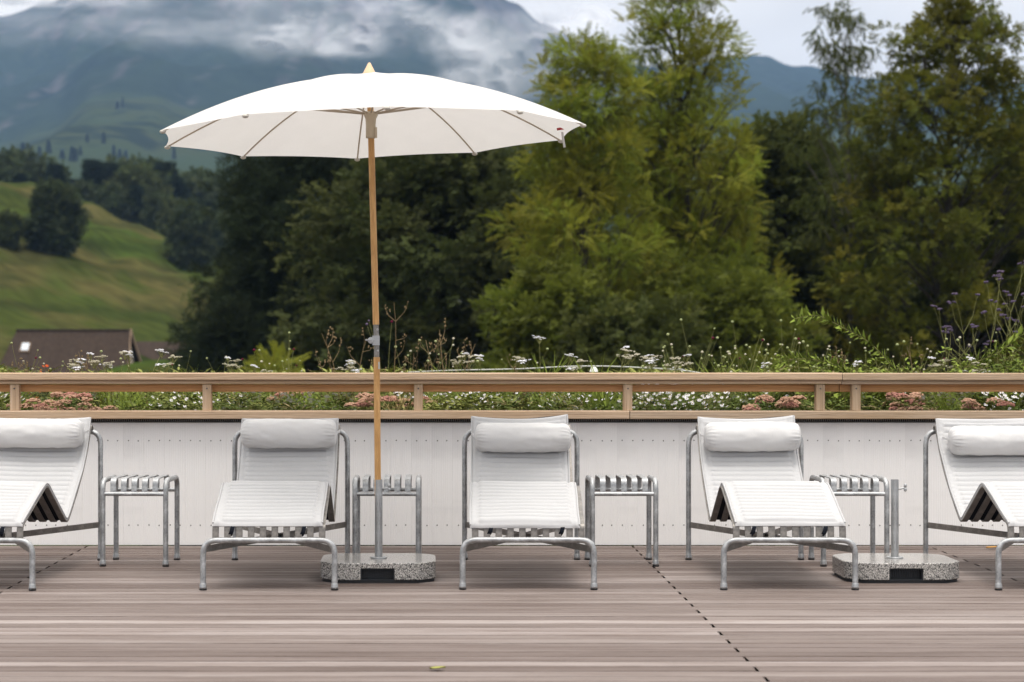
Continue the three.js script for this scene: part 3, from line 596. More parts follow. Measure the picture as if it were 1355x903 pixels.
{
  const r = rng(91), J = () => V3(r() - 0.5, r() - 0.5, r() - 0.5);
  const make = (n, f) => leaves(Array.from({ length: n }, (_, i) => f(i, i / (n - 1))));
  // a spray grows along +z, its upper side +y, about one unit long
  sprays.broad = make(11, (i, t) => { const a = V3(0, 0, t * 0.75).addScaledVector(J(), 0.1), s = i % 2 ? 1 : -1; return [a, a.clone().add(V3(s * 0.3, 0.02 - 0.1 * r(), 0.22).addScaledVector(J(), 0.3)), 0.2, V3(0.3, 0.2, 1).addScaledVector(J(), 0.8)]; });
  sprays.feather = make(15, (i, t) => { const a = V3(0, -0.16 * t * t, t), s = i % 2 ? 1 : -1; return [a, a.clone().add(V3(s * 0.24 * (1 - 0.35 * t), -0.06 - 0.05 * r(), 0.12).addScaledVector(J(), 0.1)), 0.11, V3(0, 0.1, 1).addScaledVector(J(), 0.4)]; });
  sprays.needle = make(18, (i, t) => { const a = V3(0, 0, t * 0.6), an = i * 2.4; return [a, a.clone().add(V3(Math.cos(an) * 0.3, Math.sin(an) * 0.3 + 0.05, 0.36).addScaledVector(J(), 0.1)), 0.055, J()]; });
  sprays.droop = make(13, (i, t) => { const a = V3(0, -0.55 * t * t, t * 0.55).addScaledVector(J(), 0.06), s = i % 2 ? 1 : -1; return [a, a.clone().add(V3(s * 0.13, -0.2, 0.06).addScaledVector(J(), 0.15)), 0.075, V3(0.5, 0, 1).addScaledVector(J(), 0.6)]; });
}
const tmpM = new THREE.Matrix4(), tmpC = new THREE.Color();
function frame(pos, dir, upv, s) { const z = dir.clone().normalize(), x = upv.clone().cross(z).normalize(), y = z.clone().cross(x); return tmpM.makeBasis(x.multiplyScalar(s), y.multiplyScalar(s), z.multiplyScalar(s)).setPosition(pos); }
// clumps: [{c, r: Vector3, n, tint}] -> instanced sprays
function crownMesh(clumps, spray, mat, seed, { size = 0.5, droop = 0.1, tints = 0.25, hollow = 0.45 } = {}) {
  const r = rng(seed), total = clumps.reduce((a, c) => a + c.n, 0), m = new THREE.InstancedMesh(sprays[spray], mat, total);
  let k = 0;
  for (const c of clumps) {
    const tone = 1 + (r() - 0.5) * tints, warm = 1 + (r() - 0.5) * tints * 0.5;
    for (let i = 0; i < c.n; i++) {
      const z = r() * 2 - 1, a = r() * Math.PI * 2, q = Math.sqrt(1 - z * z), d = V3(q * Math.cos(a), z, q * Math.sin(a)), rad = hollow + (1 - hollow) * Math.sqrt(r()) + (r() < 0.1 ? 0.25 * r() : 0);
      const p = c.c.clone().add(d.clone().multiply(c.r).multiplyScalar(rad));
      const dir = d.clone().add(V3(r() - 0.5, r() - 0.5 - droop, r() - 0.5).multiplyScalar(0.9));
      m.setMatrixAt(k, frame(p, dir, V3(r() - 0.5, 1, r() - 0.5), size * (0.7 + 0.6 * r())));
      const v = tone * (0.85 + 0.3 * r()); m.setColorAt(k++, tmpC.setRGB(v * warm, v, v * (0.9 + 0.2 * r())));
    }
  }
  m.instanceMatrix.needsUpdate = true; m.name = 'crown'; m.userData.kind = 'stuff';
  return shade(m);
}
// a broadleaf tree: trunk and limbs that end in clumps of leaves. shape(h): crown radius at height share h
function tree(name, label, group, pos, { H, R, base = 0.2, shape, spray = 'broad', mat, seed, clumps = 60, per = 110, size = 0.5, clump = 0.2, trunk = 0.16, lean = 0, sparse = 0, thin = 0, bark = barkMat, droop = 0.1, tints = 0.3, ups = 0.35 }) {
  const r = rng(seed), t = thing(name, label, 'tree', pos, 0, group), wood = [], cl = [];
  const axis = (h) => V3(lean * h * h * H + 0.25 * Math.sin(h * 5 + seed) * h, h * H, 0.2 * Math.sin(h * 4 + seed * 2) * h);
  const pts = []; for (let i = 0; i <= 10; i++) pts.push(axis(i / 10 * 0.93));
  wood.push(tube(pts, trunk, 8, { taper: (f) => Math.pow(1 - f, 0.8) * 0.95 + 0.05 }));
  for (let i = 0; i < clumps; i++) {
    const h = base + (1 - base) * Math.pow((i + r()) / clumps, 0.85), rad = R * shape((h - base) / (1 - base)), a = i * 2.39996 + r() * 0.8, f = 0.35 + 0.65 * Math.sqrt(r());
    const tip = axis(h).add(V3(Math.cos(a) * rad * f, 0, Math.sin(a) * rad * f)); tip.y += (r() - 0.5) * H * 0.04;
    const from = axis(Math.max(base * 0.6, h - ups * f * rad / H - 0.04)), mid = from.clone().lerp(tip, 0.55); mid.y += rad * 0.05;
    const th = trunk * 0.42 * (1 - h * 0.65);
    wood.push(tube([from, from.clone().lerp(mid, 0.5).add(V3((r() - 0.5) * 0.2, 0.02, (r() - 0.5) * 0.2)), mid, tip], th, 5, { taper: (q) => 1 - 0.85 * q, caps: false }));
    const s = clump * R * (0.7 + 0.6 * r());
    if (r() >= sparse + thin * h * h) cl.push({ c: tip, r: V3(s * 1.15, s * 0.75, s * 1.15), n: Math.round(per * (0.7 + 0.6 * r())) });
    for (let k = 0; k < 2; k++) { const q = tip.clone().add(V3((r() - 0.5), (r() - 0.3) * 0.7, (r() - 0.5)).multiplyScalar(s * 2.4)); wood.push(tube([mid, mid.clone().lerp(q, 0.6).add(V3(0, 0.1, 0)), q], th * 0.4, 4, { taper: (z) => 1 - 0.8 * z, caps: false })); if (r() >= sparse + thin * h * h) cl.push({ c: q, r: V3(s * 0.6, s * 0.4, s * 0.6), n: Math.round(per * 0.3) }); }
  }
  obj('trunk', wood, bark, t);
  t.add(crownMesh(cl, spray, mat, seed + 1, { size, droop, tints }));
  return t;
}
// a spruce: whorls of drooping boughs
function spruce(name, label, group, pos, { H, R, mat, seed, n = 900, size = 0.9, narrow = 1 }) {
  const r = rng(seed), t = thing(name, label, 'tree', pos, 0, group), m = new THREE.InstancedMesh(sprays.needle, mat, n);
  for (let i = 0; i < n; i++) {
    const h = 0.06 + 0.94 * Math.pow(r(), 0.75), whorl = Math.round(h * 18) / 18, rad = R * Math.pow(1 - h, 0.8 * narrow) * (0.75 + 0.35 * noise2(whorl * 40, Math.floor(r() * 7), seed)), a = r() * Math.PI * 2, f = 0.25 + 0.75 * Math.sqrt(r());
    const p = V3(Math.cos(a) * rad * f, lerp(h, whorl, 0.6) * H - rad * f * 0.28, Math.sin(a) * rad * f);
    m.setMatrixAt(i, frame(p, V3(Math.cos(a), -0.3 + 0.4 * r(), Math.sin(a)).addScaledVector(V3(r() - 0.5, 0, r() - 0.5), 0.5), V3(0, 1, 0.01), size * (0.7 + 0.6 * r())));
    const v = 0.75 + 0.5 * r(); m.setColorAt(i, tmpC.setRGB(v, v, v));
  }
  m.name = 'crown'; m.userData.kind = 'stuff'; shade(m); t.add(m);
  obj('trunk', tube([V3(0, 0, 0), V3(0, H * 0.5, 0), V3(0, H * 0.97, 0)], R * 0.09, 6, { taper: (f) => 1 - 0.9 * f }), barkMat, t);
  return t;
}
const dome = (h) => Math.sqrt(Math.max(0.02, 1 - Math.pow(2 * clamp(h, 0, 1) - 0.85, 2) / 1.4));
const M_LIGHT = leafMat('light', [0.205, 0.22, 0.026], 0.45), M_CENTRE = leafMat('centre', [0.125, 0.145, 0.02], 0.4), M_OLIVE = leafMat('olive', [0.135, 0.138, 0.019], 0.35), M_DARK = leafMat('dark', [0.058, 0.068, 0.02], 0.3), M_MID = leafMat('mid', [0.078, 0.09, 0.022], 0.32), M_PINE = leafMat('pine', [0.022, 0.03, 0.013], 0.1), M_FAR = leafMat('far', [0.058, 0.074, 0.03], 0.22), M_FARLIGHT = leafMat('farlight', [0.075, 0.09, 0.03], 0.25), M_SPRUCE = leafMat('spruce', [0.02, 0.031, 0.018], 0.1);
{
  const G = 'trees beyond the flower bed', at = (px, D, y = -6) => [across(px, D), y, -D];
  // the light green trees with feathery upright sprays
  const plume = (h) => 0.22 + 0.85 * Math.pow(1 - clamp(h, 0, 1), 0.75);
  tree('feathery_tree', 'tall light green feathery tree with upswept branches', G, at(912, 50, -6), { H: 16.6, R: 2.7, base: 0.1, shape: plume, spray: 'feather', mat: M_LIGHT, seed: 101, clumps: 120, per: 78, size: 0.29, clump: 0.17, thin: 0.45, trunk: 0.26, ups: 1.2, droop: -0.3, tints: 0.6 });
  tree('feathery_tree', 'shorter light green feathery tree leaning towards the parasol', G, at(782, 47, -6), { H: 14.4, R: 2.5, base: 0.1, shape: plume, spray: 'feather', mat: M_LIGHT, seed: 102, clumps: 105, per: 76, size: 0.29, clump: 0.17, thin: 0.4, trunk: 0.18, ups: 1.2, droop: -0.25, lean: -0.006, tints: 0.6 });
  tree('feathery_tree', 'low light green tree between the two feathery trees', G, at(850, 52, -6), { H: 13, R: 2.9, base: 0.1, shape: (h) => dome(h * 0.9), spray: 'feather', mat: M_LIGHT, seed: 103, clumps: 95, per: 84, size: 0.32, clump: 0.2, trunk: 0.2, ups: 0.9, droop: -0.1, tints: 0.6 });
  // dark broadleaf trees
  tree('broadleaf_tree', 'dull green round tree behind the parasol pole', G, at(560, 62, -6), { H: 13.2, R: 4.2, base: 0.1, shape: dome, mat: M_DARK, seed: 111, clumps: 85, per: 70, size: 0.55, clump: 0.22 });
  tree('broadleaf_tree', 'dark round tree beside the light green feathery tree', G, at(652, 66, -6), { H: 13.8, R: 4.0, base: 0.1, shape: dome, mat: M_MID, seed: 112, clumps: 80, per: 70, size: 0.55, clump: 0.22 });
  tree('broadleaf_tree', 'dark bushy tree below the slender birch', G, at(1046, 60, -6), { H: 13.4, R: 3.0, base: 0.06, shape: dome, mat: M_MID, seed: 113, clumps: 90, per: 70, size: 0.5, clump: 0.22 });
  tree('broadleaf_tree', 'very dark tree filling the gap behind the birch', G, at(1140, 68, -6), { H: 13.2, R: 3.4, base: 0.06, shape: dome, mat: M_DARK, seed: 114, clumps: 90, per: 70, size: 0.55, clump: 0.22 });
  tree('olive_tree', 'tall olive green tree with a rounded top', G, at(1264, 52, -6), { H: 16.3, R: 2.9, base: 0.12, shape: (h) => 1.05 * Math.sqrt(Math.max(0.03, 1 - Math.pow(clamp(h, 0, 1), 2.6))), mat: M_OLIVE, seed: 121, clumps: 125, per: 80, size: 0.28, clump: 0.19, thin: 0.25, trunk: 0.24, ups: 0.7, tints: 0.5 });
  tree('broadleaf_tree', 'dark low tree under the rounded olive green tree', G, at(1335, 58, -6), { H: 11.5, R: 3.4, base: 0.06, shape: dome, mat: M_DARK, seed: 122, clumps: 85, per: 70, size: 0.5, clump: 0.22 });
  tree('broadleaf_tree', 'dark low tree behind the feathery trees', G, at(930, 66, -6), { H: 11.5, R: 4.4, base: 0.06, shape: dome, mat: M_DARK, seed: 123, clumps: 80, per: 66, size: 0.55, clump: 0.24 });
  tree('broadleaf_tree', 'dark green tree at the far end of the tree belt', G, at(1432, 56, -6), { H: 14, R: 3.4, base: 0.08, shape: dome, mat: M_MID, seed: 124, clumps: 80, per: 66, size: 0.5, clump: 0.24 });
  tree('birch_tree', 'slender birch with a thin airy crown', G, at(1120, 54, -6), { H: 16.4, R: 1.25, base: 0.55, shape: (h) => 0.3 + 0.8 * Math.sin(Math.PI * Math.pow(clamp(h, 0, 1), 0.8)), spray: 'droop', mat: M_MID, seed: 131, clumps: 56, per: 22, size: 0.36, clump: 0.22, trunk: 0.12, sparse: 0.2, bark: barkGrey, droop: 0.5, ups: 1.2 });
  tree('broadleaf_tree', 'low mid green tree before the shorter feathery tree', G, at(752, 45, -6), { H: 8.7, R: 2.0, base: 0.1, shape: dome, mat: M_CENTRE, seed: 125, clumps: 70, per: 60, size: 0.4, clump: 0.2 });
  tree('broadleaf_tree', 'low mid green tree before the tall feathery tree', G, at(955, 46, -6), { H: 8.7, R: 2.6, base: 0.1, shape: dome, mat: M_CENTRE, seed: 126, clumps: 70, per: 60, size: 0.4, clump: 0.2 });
  tree('broadleaf_tree', 'low green tree at the foot of both feathery trees', G, at(835, 44, -6), { H: 7.9, R: 2.6, base: 0.1, shape: dome, mat: M_MID, seed: 127, clumps: 70, per: 60, size: 0.4, clump: 0.2 });
  // the big pine
  tree('pine_tree', 'broad black green pine beside the hillside', G, at(425, 72, -6), { H: 14.6, R: 5.0, base: 0.04, shape: (h) => 1.08 - 0.62 * h * h - 0.2 * Math.sin(h * 9) * 0.3, spray: 'needle', mat: M_PINE, seed: 141, clumps: 110, per: 80, size: 0.62, clump: 0.2, trunk: 0.3, ups: 0.1 });
  tree('pine_tree', 'small black green pine at the foot of the broad pine', G, at(300, 68, -6), { H: 8.4, R: 2.3, base: 0.04, shape: (h) => 1.05 - 0.9 * h, spray: 'needle', mat: M_PINE, seed: 142, clumps: 60, per: 60, size: 0.5, clump: 0.24, trunk: 0.14, ups: 0.1 });
  // lighter shrubs against the pine
  tree('leafy_shrub', 'yellow green shrub in front of the broad pine', G, at(372, 40, -2), { H: 2.9, R: 0.85, base: 0.05, shape: (h) => 1.05 - 0.75 * h, spray: 'feather', mat: M_LIGHT, seed: 151, clumps: 30, per: 40, size: 0.28, clump: 0.3, trunk: 0.04, ups: 0.9, droop: -0.3 });
  tree('leafy_shrub', 'pale green willow between the meadow and the pine', G, at(318, 110, -6), { H: 12, R: 2.6, base: 0.1, shape: dome, spray: 'droop', mat: M_FARLIGHT, seed: 152, clumps: 40, per: 50, size: 0.8, clump: 0.26 });
}

// ---------------------------------------------------------------- trees on the hill and in the valley
{
  const r = rng(301), G = 'trees along the top of the meadow';
  const foot = (px, py) => { let D = 100; while (D < 255 && hillY(across(px, D), -D) < up(py, D)) D += 1; return D; };
  const on = (px, D) => { const x = across(px, D); return [x, hillY(x, -D) - 0.3, -D]; };
  tree('meadow_tree', 'round dark tree standing alone on the hillside', undefined, on(71, foot(71, 334)), { H: up(252, foot(71, 334)) - on(71, foot(71, 334))[1], R: 2.3, base: 0.08, shape: (h) => dome(h * 0.9), mat: M_FAR, seed: 311, clumps: 60, per: 60, size: 0.7, clump: 0.3 });
  tree('meadow_tree', 'small bushy tree on the hillside meadow above the house', undefined, on(8, foot(8, 326)), { H: 3.2, R: 1.1, base: 0.08, shape: dome, mat: M_FARLIGHT, seed: 312, clumps: 30, per: 40, size: 0.6, clump: 0.3 });
  const list = [[10, 208, 'b', 305], [27, 232, 's', 300], [-15, 215, 'b', 300], [55, 222, 'b', 310], [72, 220, 's', 300], [78, 223, 's', 315], [100, 240, 's', 300], [123, 214, 's', 305], [135, 218, 's', 315], [146, 219, 's', 305], [160, 224, 'b', 320], [183, 230, 'l', 300], [200, 228, 'b', 320], [218, 218, 's', 310], [232, 236, 's', 305], [246, 243, 'b', 310], [266, 242, 'b', 315], [282, 250, 'b', 320], [298, 262, 's', 320], [314, 252, 's', 330], [334, 242, 's', 335], [180, 248, 's', 290], [112, 250, 'b', 295], [212, 266, 'b', 285], [233, 272, 'l', 280], [150, 252, 'b', 290], [290, 290, 'b', 280], [260, 292, 's', 225], [275, 298, 's', 228], [252, 312, 'b', 222], [350, 262, 's', 330], [368, 258, 's', 335], [305, 300, 'b', 270], [330, 290, 's', 270]];
  const label = { s: 'dark spruce along the top of the meadow', b: 'dull green leafy tree along the top of the meadow', l: 'paler leafy tree among the dark trees above the meadow' };
  const protos = { s: [], b: [], l: [] };
  for (const [px, py, kind, D] of list) {
    const p = on(px, D), h = Math.max(7, up(py, D) - p[1]);
    if (protos[kind].length < 3) {
      const seed = 320 + protos[kind].length * 3 + kind.charCodeAt(0);
      const t = kind === 's' ? spruce('spruce_tree', label.s, G, p, { H: 10, R: 2.1, mat: M_SPRUCE, seed, n: 1100, size: 1.0 }) : tree('leafy_tree', label[kind], G, p, { H: 10, R: 3.3, base: 0.06, shape: dome, mat: kind === 'l' ? M_FARLIGHT : M_FAR, seed, clumps: 42, per: 44, size: 0.85, clump: 0.3 });
      protos[kind].push(t); t.scale.set(h / 10 * 0.95, h / 10, h / 10 * 0.95);
    } else { const q = protos[kind][Math.floor(r() * 3)], k = h / 10 * (0.85 + 0.3 * r()); copyOf(q, p, r() * 6, [k, h / 10, k]); }
  }
  // spruces in the valley meadows, a few pixels each
  const V = [[150, 214], [158, 212], [144, 216], [166, 214], [82, 212], [95, 214], [52, 210], [30, 208], [106, 206], [115, 190], [137, 192], [155, 145], [162, 143], [100, 214], [40, 214], [230, 212], [64, 204]];
  for (const [px, py] of V) { let D = 800; while (D < 2050 && mountY(across(px, D), -D) < up(py, D)) D += 8; const x = across(px, D); copyOf(protos.s[Math.floor(r() * 3)], [x, mountY(x, -D) - 0.5, -D], r() * 6, [0.75, 0.8, 0.75].map((k) => k * (0.7 + 0.7 * r())), 'small dark spruce in the meadows across the valley', 'spruces in the valley meadows'); }
}

// ---------------------------------------------------------------- the house below the hill
{
  const D = 150, X = (px) => across(px, D), t = thing('house', 'house with a brown tiled roof below the hillside', 'house', [X(100), -6.5, -D]), y = (py) => up(py, D) + 6.5;
  const tiles = texture(256, 256, (u, v) => { const row = v * 16, k = 0.75 + 0.3 * hash3(Math.floor(u * 24 + (Math.floor(row) % 2) * 0.5), Math.floor(row), 3) + 0.15 * (fbm(u * 4, v * 4, 8, 3, 4, 4) - 0.5), e = row % 1 < 0.12 ? 0.75 : 1; return [0.05 * k * e, 0.036 * k * e, 0.028 * k * e]; }, { repeat: [0.25, 0.25] });
  const roofMat = matte({ map: tiles }, 0.1), wallMat = std({ color: lin(0.36, 0.3, 0.23), roughness: 0.9 }), fasciaMat = std({ color: lin(0.2, 0.13, 0.08), roughness: 0.8 });
  const L = X(22) - X(100), R = X(172) - X(100), ridge = y(437.5), eave = y(492) - 0.5, dep = 4.2;
  const slope = (s) => { const a = V3(L - 0.9, eave, s * dep), b = V3(R + 0.9 * 0.55, eave, s * dep), c = V3(R, ridge, 0), d = V3(L, ridge, 0); return surface(1, 1, (u, v) => { const p = a.clone().lerp(b, u), q = d.clone().lerp(c, u), m = p.lerp(q, v); m.uv = [m.x, v * 6]; return m; }, s < 0); };
  const roof = obj('roof', slope(1), roofMat, t); obj('roof', slope(-1), roofMat, t);
  obj('ridge_cap', bar(V3(L - 0.05, ridge + 0.03, 0), V3(R + 0.05, ridge + 0.03, 0), 0.16, 0.3, V3(0, 1, 0)), roofMat, roof);
  const win = new THREE.Group(); win.name = 'skylight'; roof.add(win); const wy = 0.62; win.position.set(X(39) - X(100), lerp(eave, ridge, wy) + 0.08, dep * (1 - wy)); win.rotation.x = Math.atan2(ridge - eave, dep) - 0.0;
  const frameS = obj('frame', new THREE.BoxGeometry(0.7, 0.12, 1.0), fasciaMat, win); frameS.rotation.x = 0;
  win.rotation.x = Math.atan2(ridge - eave, dep); obj('pane', new THREE.BoxGeometry(0.52, 0.03, 0.8).translate(0, 0.08, 0), std({ color: lin(0.5, 0.55, 0.6), metalness: 1, roughness: 0.05 }), win);
  obj('wall', new THREE.BoxGeometry(R - L - 0.5, eave + 0.1, dep * 2 - 0.8).translate((L + R) / 2, eave / 2 - 0.05, 0), wallMat, t);
  const gb = new THREE.Shape([new THREE.Vector2(-dep + 0.4, eave), new THREE.Vector2(dep - 0.4, eave), new THREE.Vector2(0, ridge - 0.2)]);
  obj('gable', new THREE.ExtrudeGeometry(gb, { depth: 0.2, bevelEnabled: false }).rotateY(Math.PI / 2).translate(R - 0.3, 0, 0), wallMat, t);
  for (const s of [-1, 1]) obj('barge_board', bar(V3(R + 0.52, eave + 0.02, s * dep), V3(R + 0.05, ridge + 0.02, 0), 0.28, 0.08, V3(0, 1, 0)), fasciaMat, t);
  // lower wing
  const t2 = thing('farm_building', 'low barn roof beyond the gable of the house', 'building', [X(205), -6.5, -D - 14]), Y2 = (py) => up(py, D + 14) + 6.5, hw = 3.6, r2 = Y2(452), e2 = Y2(482);
  for (const s of [1, -1]) obj('roof', surface(1, 1, (u, v) => { const m = V3(lerp(-hw, hw, u), lerp(e2, r2, v), s * 3 * (1 - v)); m.uv = [m.x, v * 4]; return m; }, s < 0), roofMat, t2);
  obj('wall', new THREE.BoxGeometry(hw * 2 - 0.4, e2, 5.6).translate(0, e2 / 2, 0), wallMat, t2);
  const ch = obj('chimney', new THREE.BoxGeometry(0.5, 2.6, 0.5).translate(hw - 0.8, r2 - 0.9, -0.8), std({ color: lin(0.4, 0.38, 0.34), roughness: 0.9 }), t2); obj('chimney_cap', new THREE.BoxGeometry(0.62, 0.08, 0.62).translate(hw - 0.8, r2 + 0.44, -0.8), concrete, ch);
  const t3 = thing('farm_building', 'low dark roof behind the far end of the house', 'building', [X(-12), -6.5, -D - 10]);
  for (const s of [1, -1]) obj('roof', surface(1, 1, (u, v) => { const m = V3(lerp(-3, 2.4, u), lerp(e2 - 0.3, r2 - 0.3, v), s * 3 * (1 - v)); m.uv = [m.x, v * 4]; return m; }, s < 0), roofMat, t3);
  obj('wall', new THREE.BoxGeometry(5, e2 - 0.3, 5.6).translate(-0.3, (e2 - 0.3) / 2, 0), wallMat, t3);
}

// ================================================================ flower bed behind the railing
const BED = 0.585;                                  // height of the soil
{
  const bed = structure('planting_bed', new THREE.BoxGeometry(12, 0.5, 5.6).translate(0.4, BED - 0.25, -11.4 - 2.8), soilMat, 'soil bed of the roof garden behind the wooden railing'); bed.userData.category = 'soil bed';
  const gMats = {
    green: matte({ color: lin(0.105, 0.14, 0.035), side: THREE.DoubleSide }), fresh: matte({ color: lin(0.19, 0.24, 0.045), side: THREE.DoubleSide }), grey: matte({ color: lin(0.1, 0.12, 0.065), side: THREE.DoubleSide }), deep: matte({ color: lin(0.07, 0.1, 0.028), side: THREE.DoubleSide }),
    stem: matte({ color: lin(0.2, 0.2, 0.075)}), dry: matte({ color: lin(0.2, 0.145, 0.08)}), straw: matte({ color: lin(0.36, 0.29, 0.13), side: THREE.DoubleSide }),
    cream: matte({ color: lin(0.5, 0.46, 0.35)}), white: matte({ color: lin(0.72, 0.71, 0.74), side: THREE.DoubleSide }), yellow: matte({ color: lin(0.5, 0.36, 0.06)}), pink: matte({ color: lin(0.44, 0.27, 0.19)}), rose: matte({ color: lin(0.38, 0.19, 0.15)}),
    purple: matte({ color: lin(0.11, 0.085, 0.13)}), wine: matte({ color: lin(0.1, 0.012, 0.03)}), bud: matte({ color: lin(0.32, 0.35, 0.17)}), orange: matte({ color: lin(0.5, 0.07, 0.02)}),
  };
  const R0 = rng(700);
  const blob = new THREE.IcosahedronGeometry(1, 0), bead = new THREE.IcosahedronGeometry(1, 1);
  const stalk = (pts, r, n = 5) => tube(pts, r * 1.35, n, { taper: (f) => 1 - 0.6 * f, caps: false });
  const curve = (r, H, sway, n = 5) => { const a = r() * 6.3, k = sway * (0.4 + r()); return Array.from({ length: n + 1 }, (_, i) => { const t = i / n; return V3(Math.cos(a) * k * t * t + 0.01 * Math.sin(t * 7 + a), H * t, Math.sin(a) * k * t * t); }); };
  const leafList = (r, n, H, len, w, spread) => leaves(Array.from({ length: n }, () => { const a = r() * 6.3, h = H * Math.pow(r(), 0.8), q = V3((r() - 0.5) * spread, h, (r() - 0.5) * spread), L = len * (0.6 + 0.7 * r()); return [q, q.clone().add(V3(Math.cos(a) * L, L * (0.5 * r() - 0.05), Math.sin(a) * L)), w * (0.7 + 0.6 * r()), V3(-Math.sin(a), 0.2, Math.cos(a))]; }));
  const blades = (r, n, H, w, spread, sway) => { const out = []; for (let i = 0; i < n; i++) { const c = curve(r, H * (0.6 + 0.5 * r()), sway, 5), x = (r() - 0.5) * spread, z = (r() - 0.5) * spread; out.push(sweep(c.map((p) => p.clone().add(V3(x, 0, z))), [[w, 0, 0, 1], [0, w * 0.25, 0, 1], [-w, 0, 0, 1]], { taper: (f) => 1 - 0.92 * f * f, caps: false })); } return out; };
  const K = {};
  // flat white umbels on branching stalks
  K.yarrow = (label, seed, { H = 0.42, heads = 3, size = 0.045, sway = 0.08 } = {}) => {
    const r = rng(seed), t = thing('yarrow_plant', label, 'flower'), main = curve(r, H, sway, 6), st = [stalk(main, 0.0026)];
    for (let k = 0; k < heads; k++) {
      const from = main[3 + Math.floor(r() * 3)], top = main[6].clone().add(k ? V3((r() - 0.5) * 0.15, (r() - 0.75) * 0.12, (r() - 0.5) * 0.1) : V3(0, 0, 0)); if (k) st.push(stalk([from, from.clone().lerp(top, 0.5).add(V3(0, -0.01, 0)), top], 0.0016));
      const f = [], s = size * (0.6 + 0.6 * r()), tx = (r() - 0.5) * 0.5, tz = (r() - 0.5) * 0.4, sub = Array.from({ length: 8 }, () => [Math.sqrt(r()) * s * 0.8, r() * 6.3, r() * 0.012]); for (let i = 0; i < 60; i++) { const u = sub[i % 8], v = r() * s * 0.3, w = r() * 6.3, px = Math.cos(u[1]) * u[0] + Math.cos(w) * v, pz = Math.sin(u[1]) * u[0] + Math.sin(w) * v, p = top.clone().add(V3(px, 0.012 + u[2] - u[0] * u[0] * 3 - v * v * 18 + px * tx + pz * tz, pz)), b = 0.003 + 0.002 * r(); f.push(blob.clone().scale(b, b * 0.6, b).translate(p.x, p.y, p.z)); if (i < 9) st.push(stalk([top.clone().add(V3(0, -0.025, 0)), p], 0.0009, 4)); }
      obj('flower_head', f, r() < 0.75 ? gMats.cream : gMats.white, t);
    }
    obj('stem', st, gMats.stem, t); obj('leaf_tuft', leafList(r, 26, H * 0.6, 0.06, 0.012, 0.05), gMats.grey, t);
    return t;
  };
  // stonecrop with domed pink heads
  K.sedum = (label, seed, { H = 0.2, heads = 6, mat = 'pink' } = {}) => {
    const r = rng(seed), t = thing('stonecrop_plant', label, 'flower'), st = [];
    for (let k = 0; k < heads; k++) { const top = V3((r() - 0.5) * 0.3, H * (0.8 + 0.35 * r()), (r() - 0.5) * 0.22), f = [], s = 0.036 + 0.022 * r(); st.push(stalk([V3(top.x * 0.3, 0, top.z * 0.3), top.clone().lerp(V3(0, 0, 0), 0.35), top], 0.004)); for (let i = 0; i < 80; i++) { const q = Math.sqrt(r()) * s, a = r() * 6.3, b = 0.0045 + 0.004 * r(); f.push(blob.clone().scale(b, b * 0.8, b).translate(top.x + Math.cos(a) * q, top.y + 0.02 - q * q * 7 + r() * 0.01, top.z + Math.sin(a) * q)); } obj('flower_head', f, r() < 0.7 ? gMats[mat] : gMats.rose, t); }
    obj('stem', st, gMats.stem, t); obj('fleshy_leaves', leafList(r, 90, H * 0.8, 0.05, 0.026, 0.26), gMats.grey, t);
    return t;
  };
  // bushy asters, dozens of small daisies
  K.aster = (label, seed, { H = 0.27, n = 46, w = 0.34, mat = 'white', fill = 'green' } = {}) => {
    const r = rng(seed), t = thing('aster_plant', label, 'flower'), st = [], pet = [], eye = [];
    for (let i = 0; i < n; i++) {
      const top = V3((r() - 0.5) * w, H * (0.55 + 0.5 * r()), (r() - 0.5) * w * 0.8); if (i % 2) st.push(stalk([V3(top.x * 0.5, 0, top.z * 0.5), top], 0.0014, 4));
      const tilt = V3((r() - 0.5) * 1.2, 1, 0.2 + r()).normalize(), side = V3(1, 0, 0).cross(tilt).normalize(), oth = tilt.clone().cross(side), L = 0.0095 + 0.0045 * r();
      for (let k = 0; k < 8; k++) { const a = k * 0.785 + i, d = side.clone().multiplyScalar(Math.cos(a)).addScaledVector(oth, Math.sin(a)); pet.push([top.clone(), top.clone().addScaledVector(d, L), L * 0.5, tilt.clone().cross(d)]); }
      eye.push(blob.clone().scale(0.0026, 0.0026, 0.0026).translate(top.x + tilt.x * 0.002, top.y + tilt.y * 0.002, top.z + tilt.z * 0.002));
    }
    obj('flower_heads', leaves(pet), gMats[mat], t).userData.kind = 'stuff'; obj('flower_centres', eye, gMats.yellow, t).userData.kind = 'stuff'; obj('stem', st, gMats.stem, t); obj('foliage', leafList(r, 420, H * 0.98, 0.03, 0.007, w), gMats[fill], t);
    return t;
  };
  // tall wiry stems with small purple clusters
  K.verbena = (label, seed, { H = 0.9, sway = 0.14 } = {}) => {
    const r = rng(seed), t = thing('verbena_plant', label, 'flower'), main = curve(r, H, sway, 7), st = [stalk(main, 0.0018)];
    const tops = [main[7]]; for (let k = 0; k < 4; k++) { const f = main[4 + (k >> 1)], s = k % 2 ? 1 : -1, q = f.clone().add(V3(s * (0.05 + 0.06 * r()), H * (0.12 + 0.2 * r()), (r() - 0.5) * 0.06)); st.push(stalk([f, f.clone().lerp(q, 0.5).add(V3(s * 0.015, -0.01, 0)), q], 0.0016)); tops.push(q); }
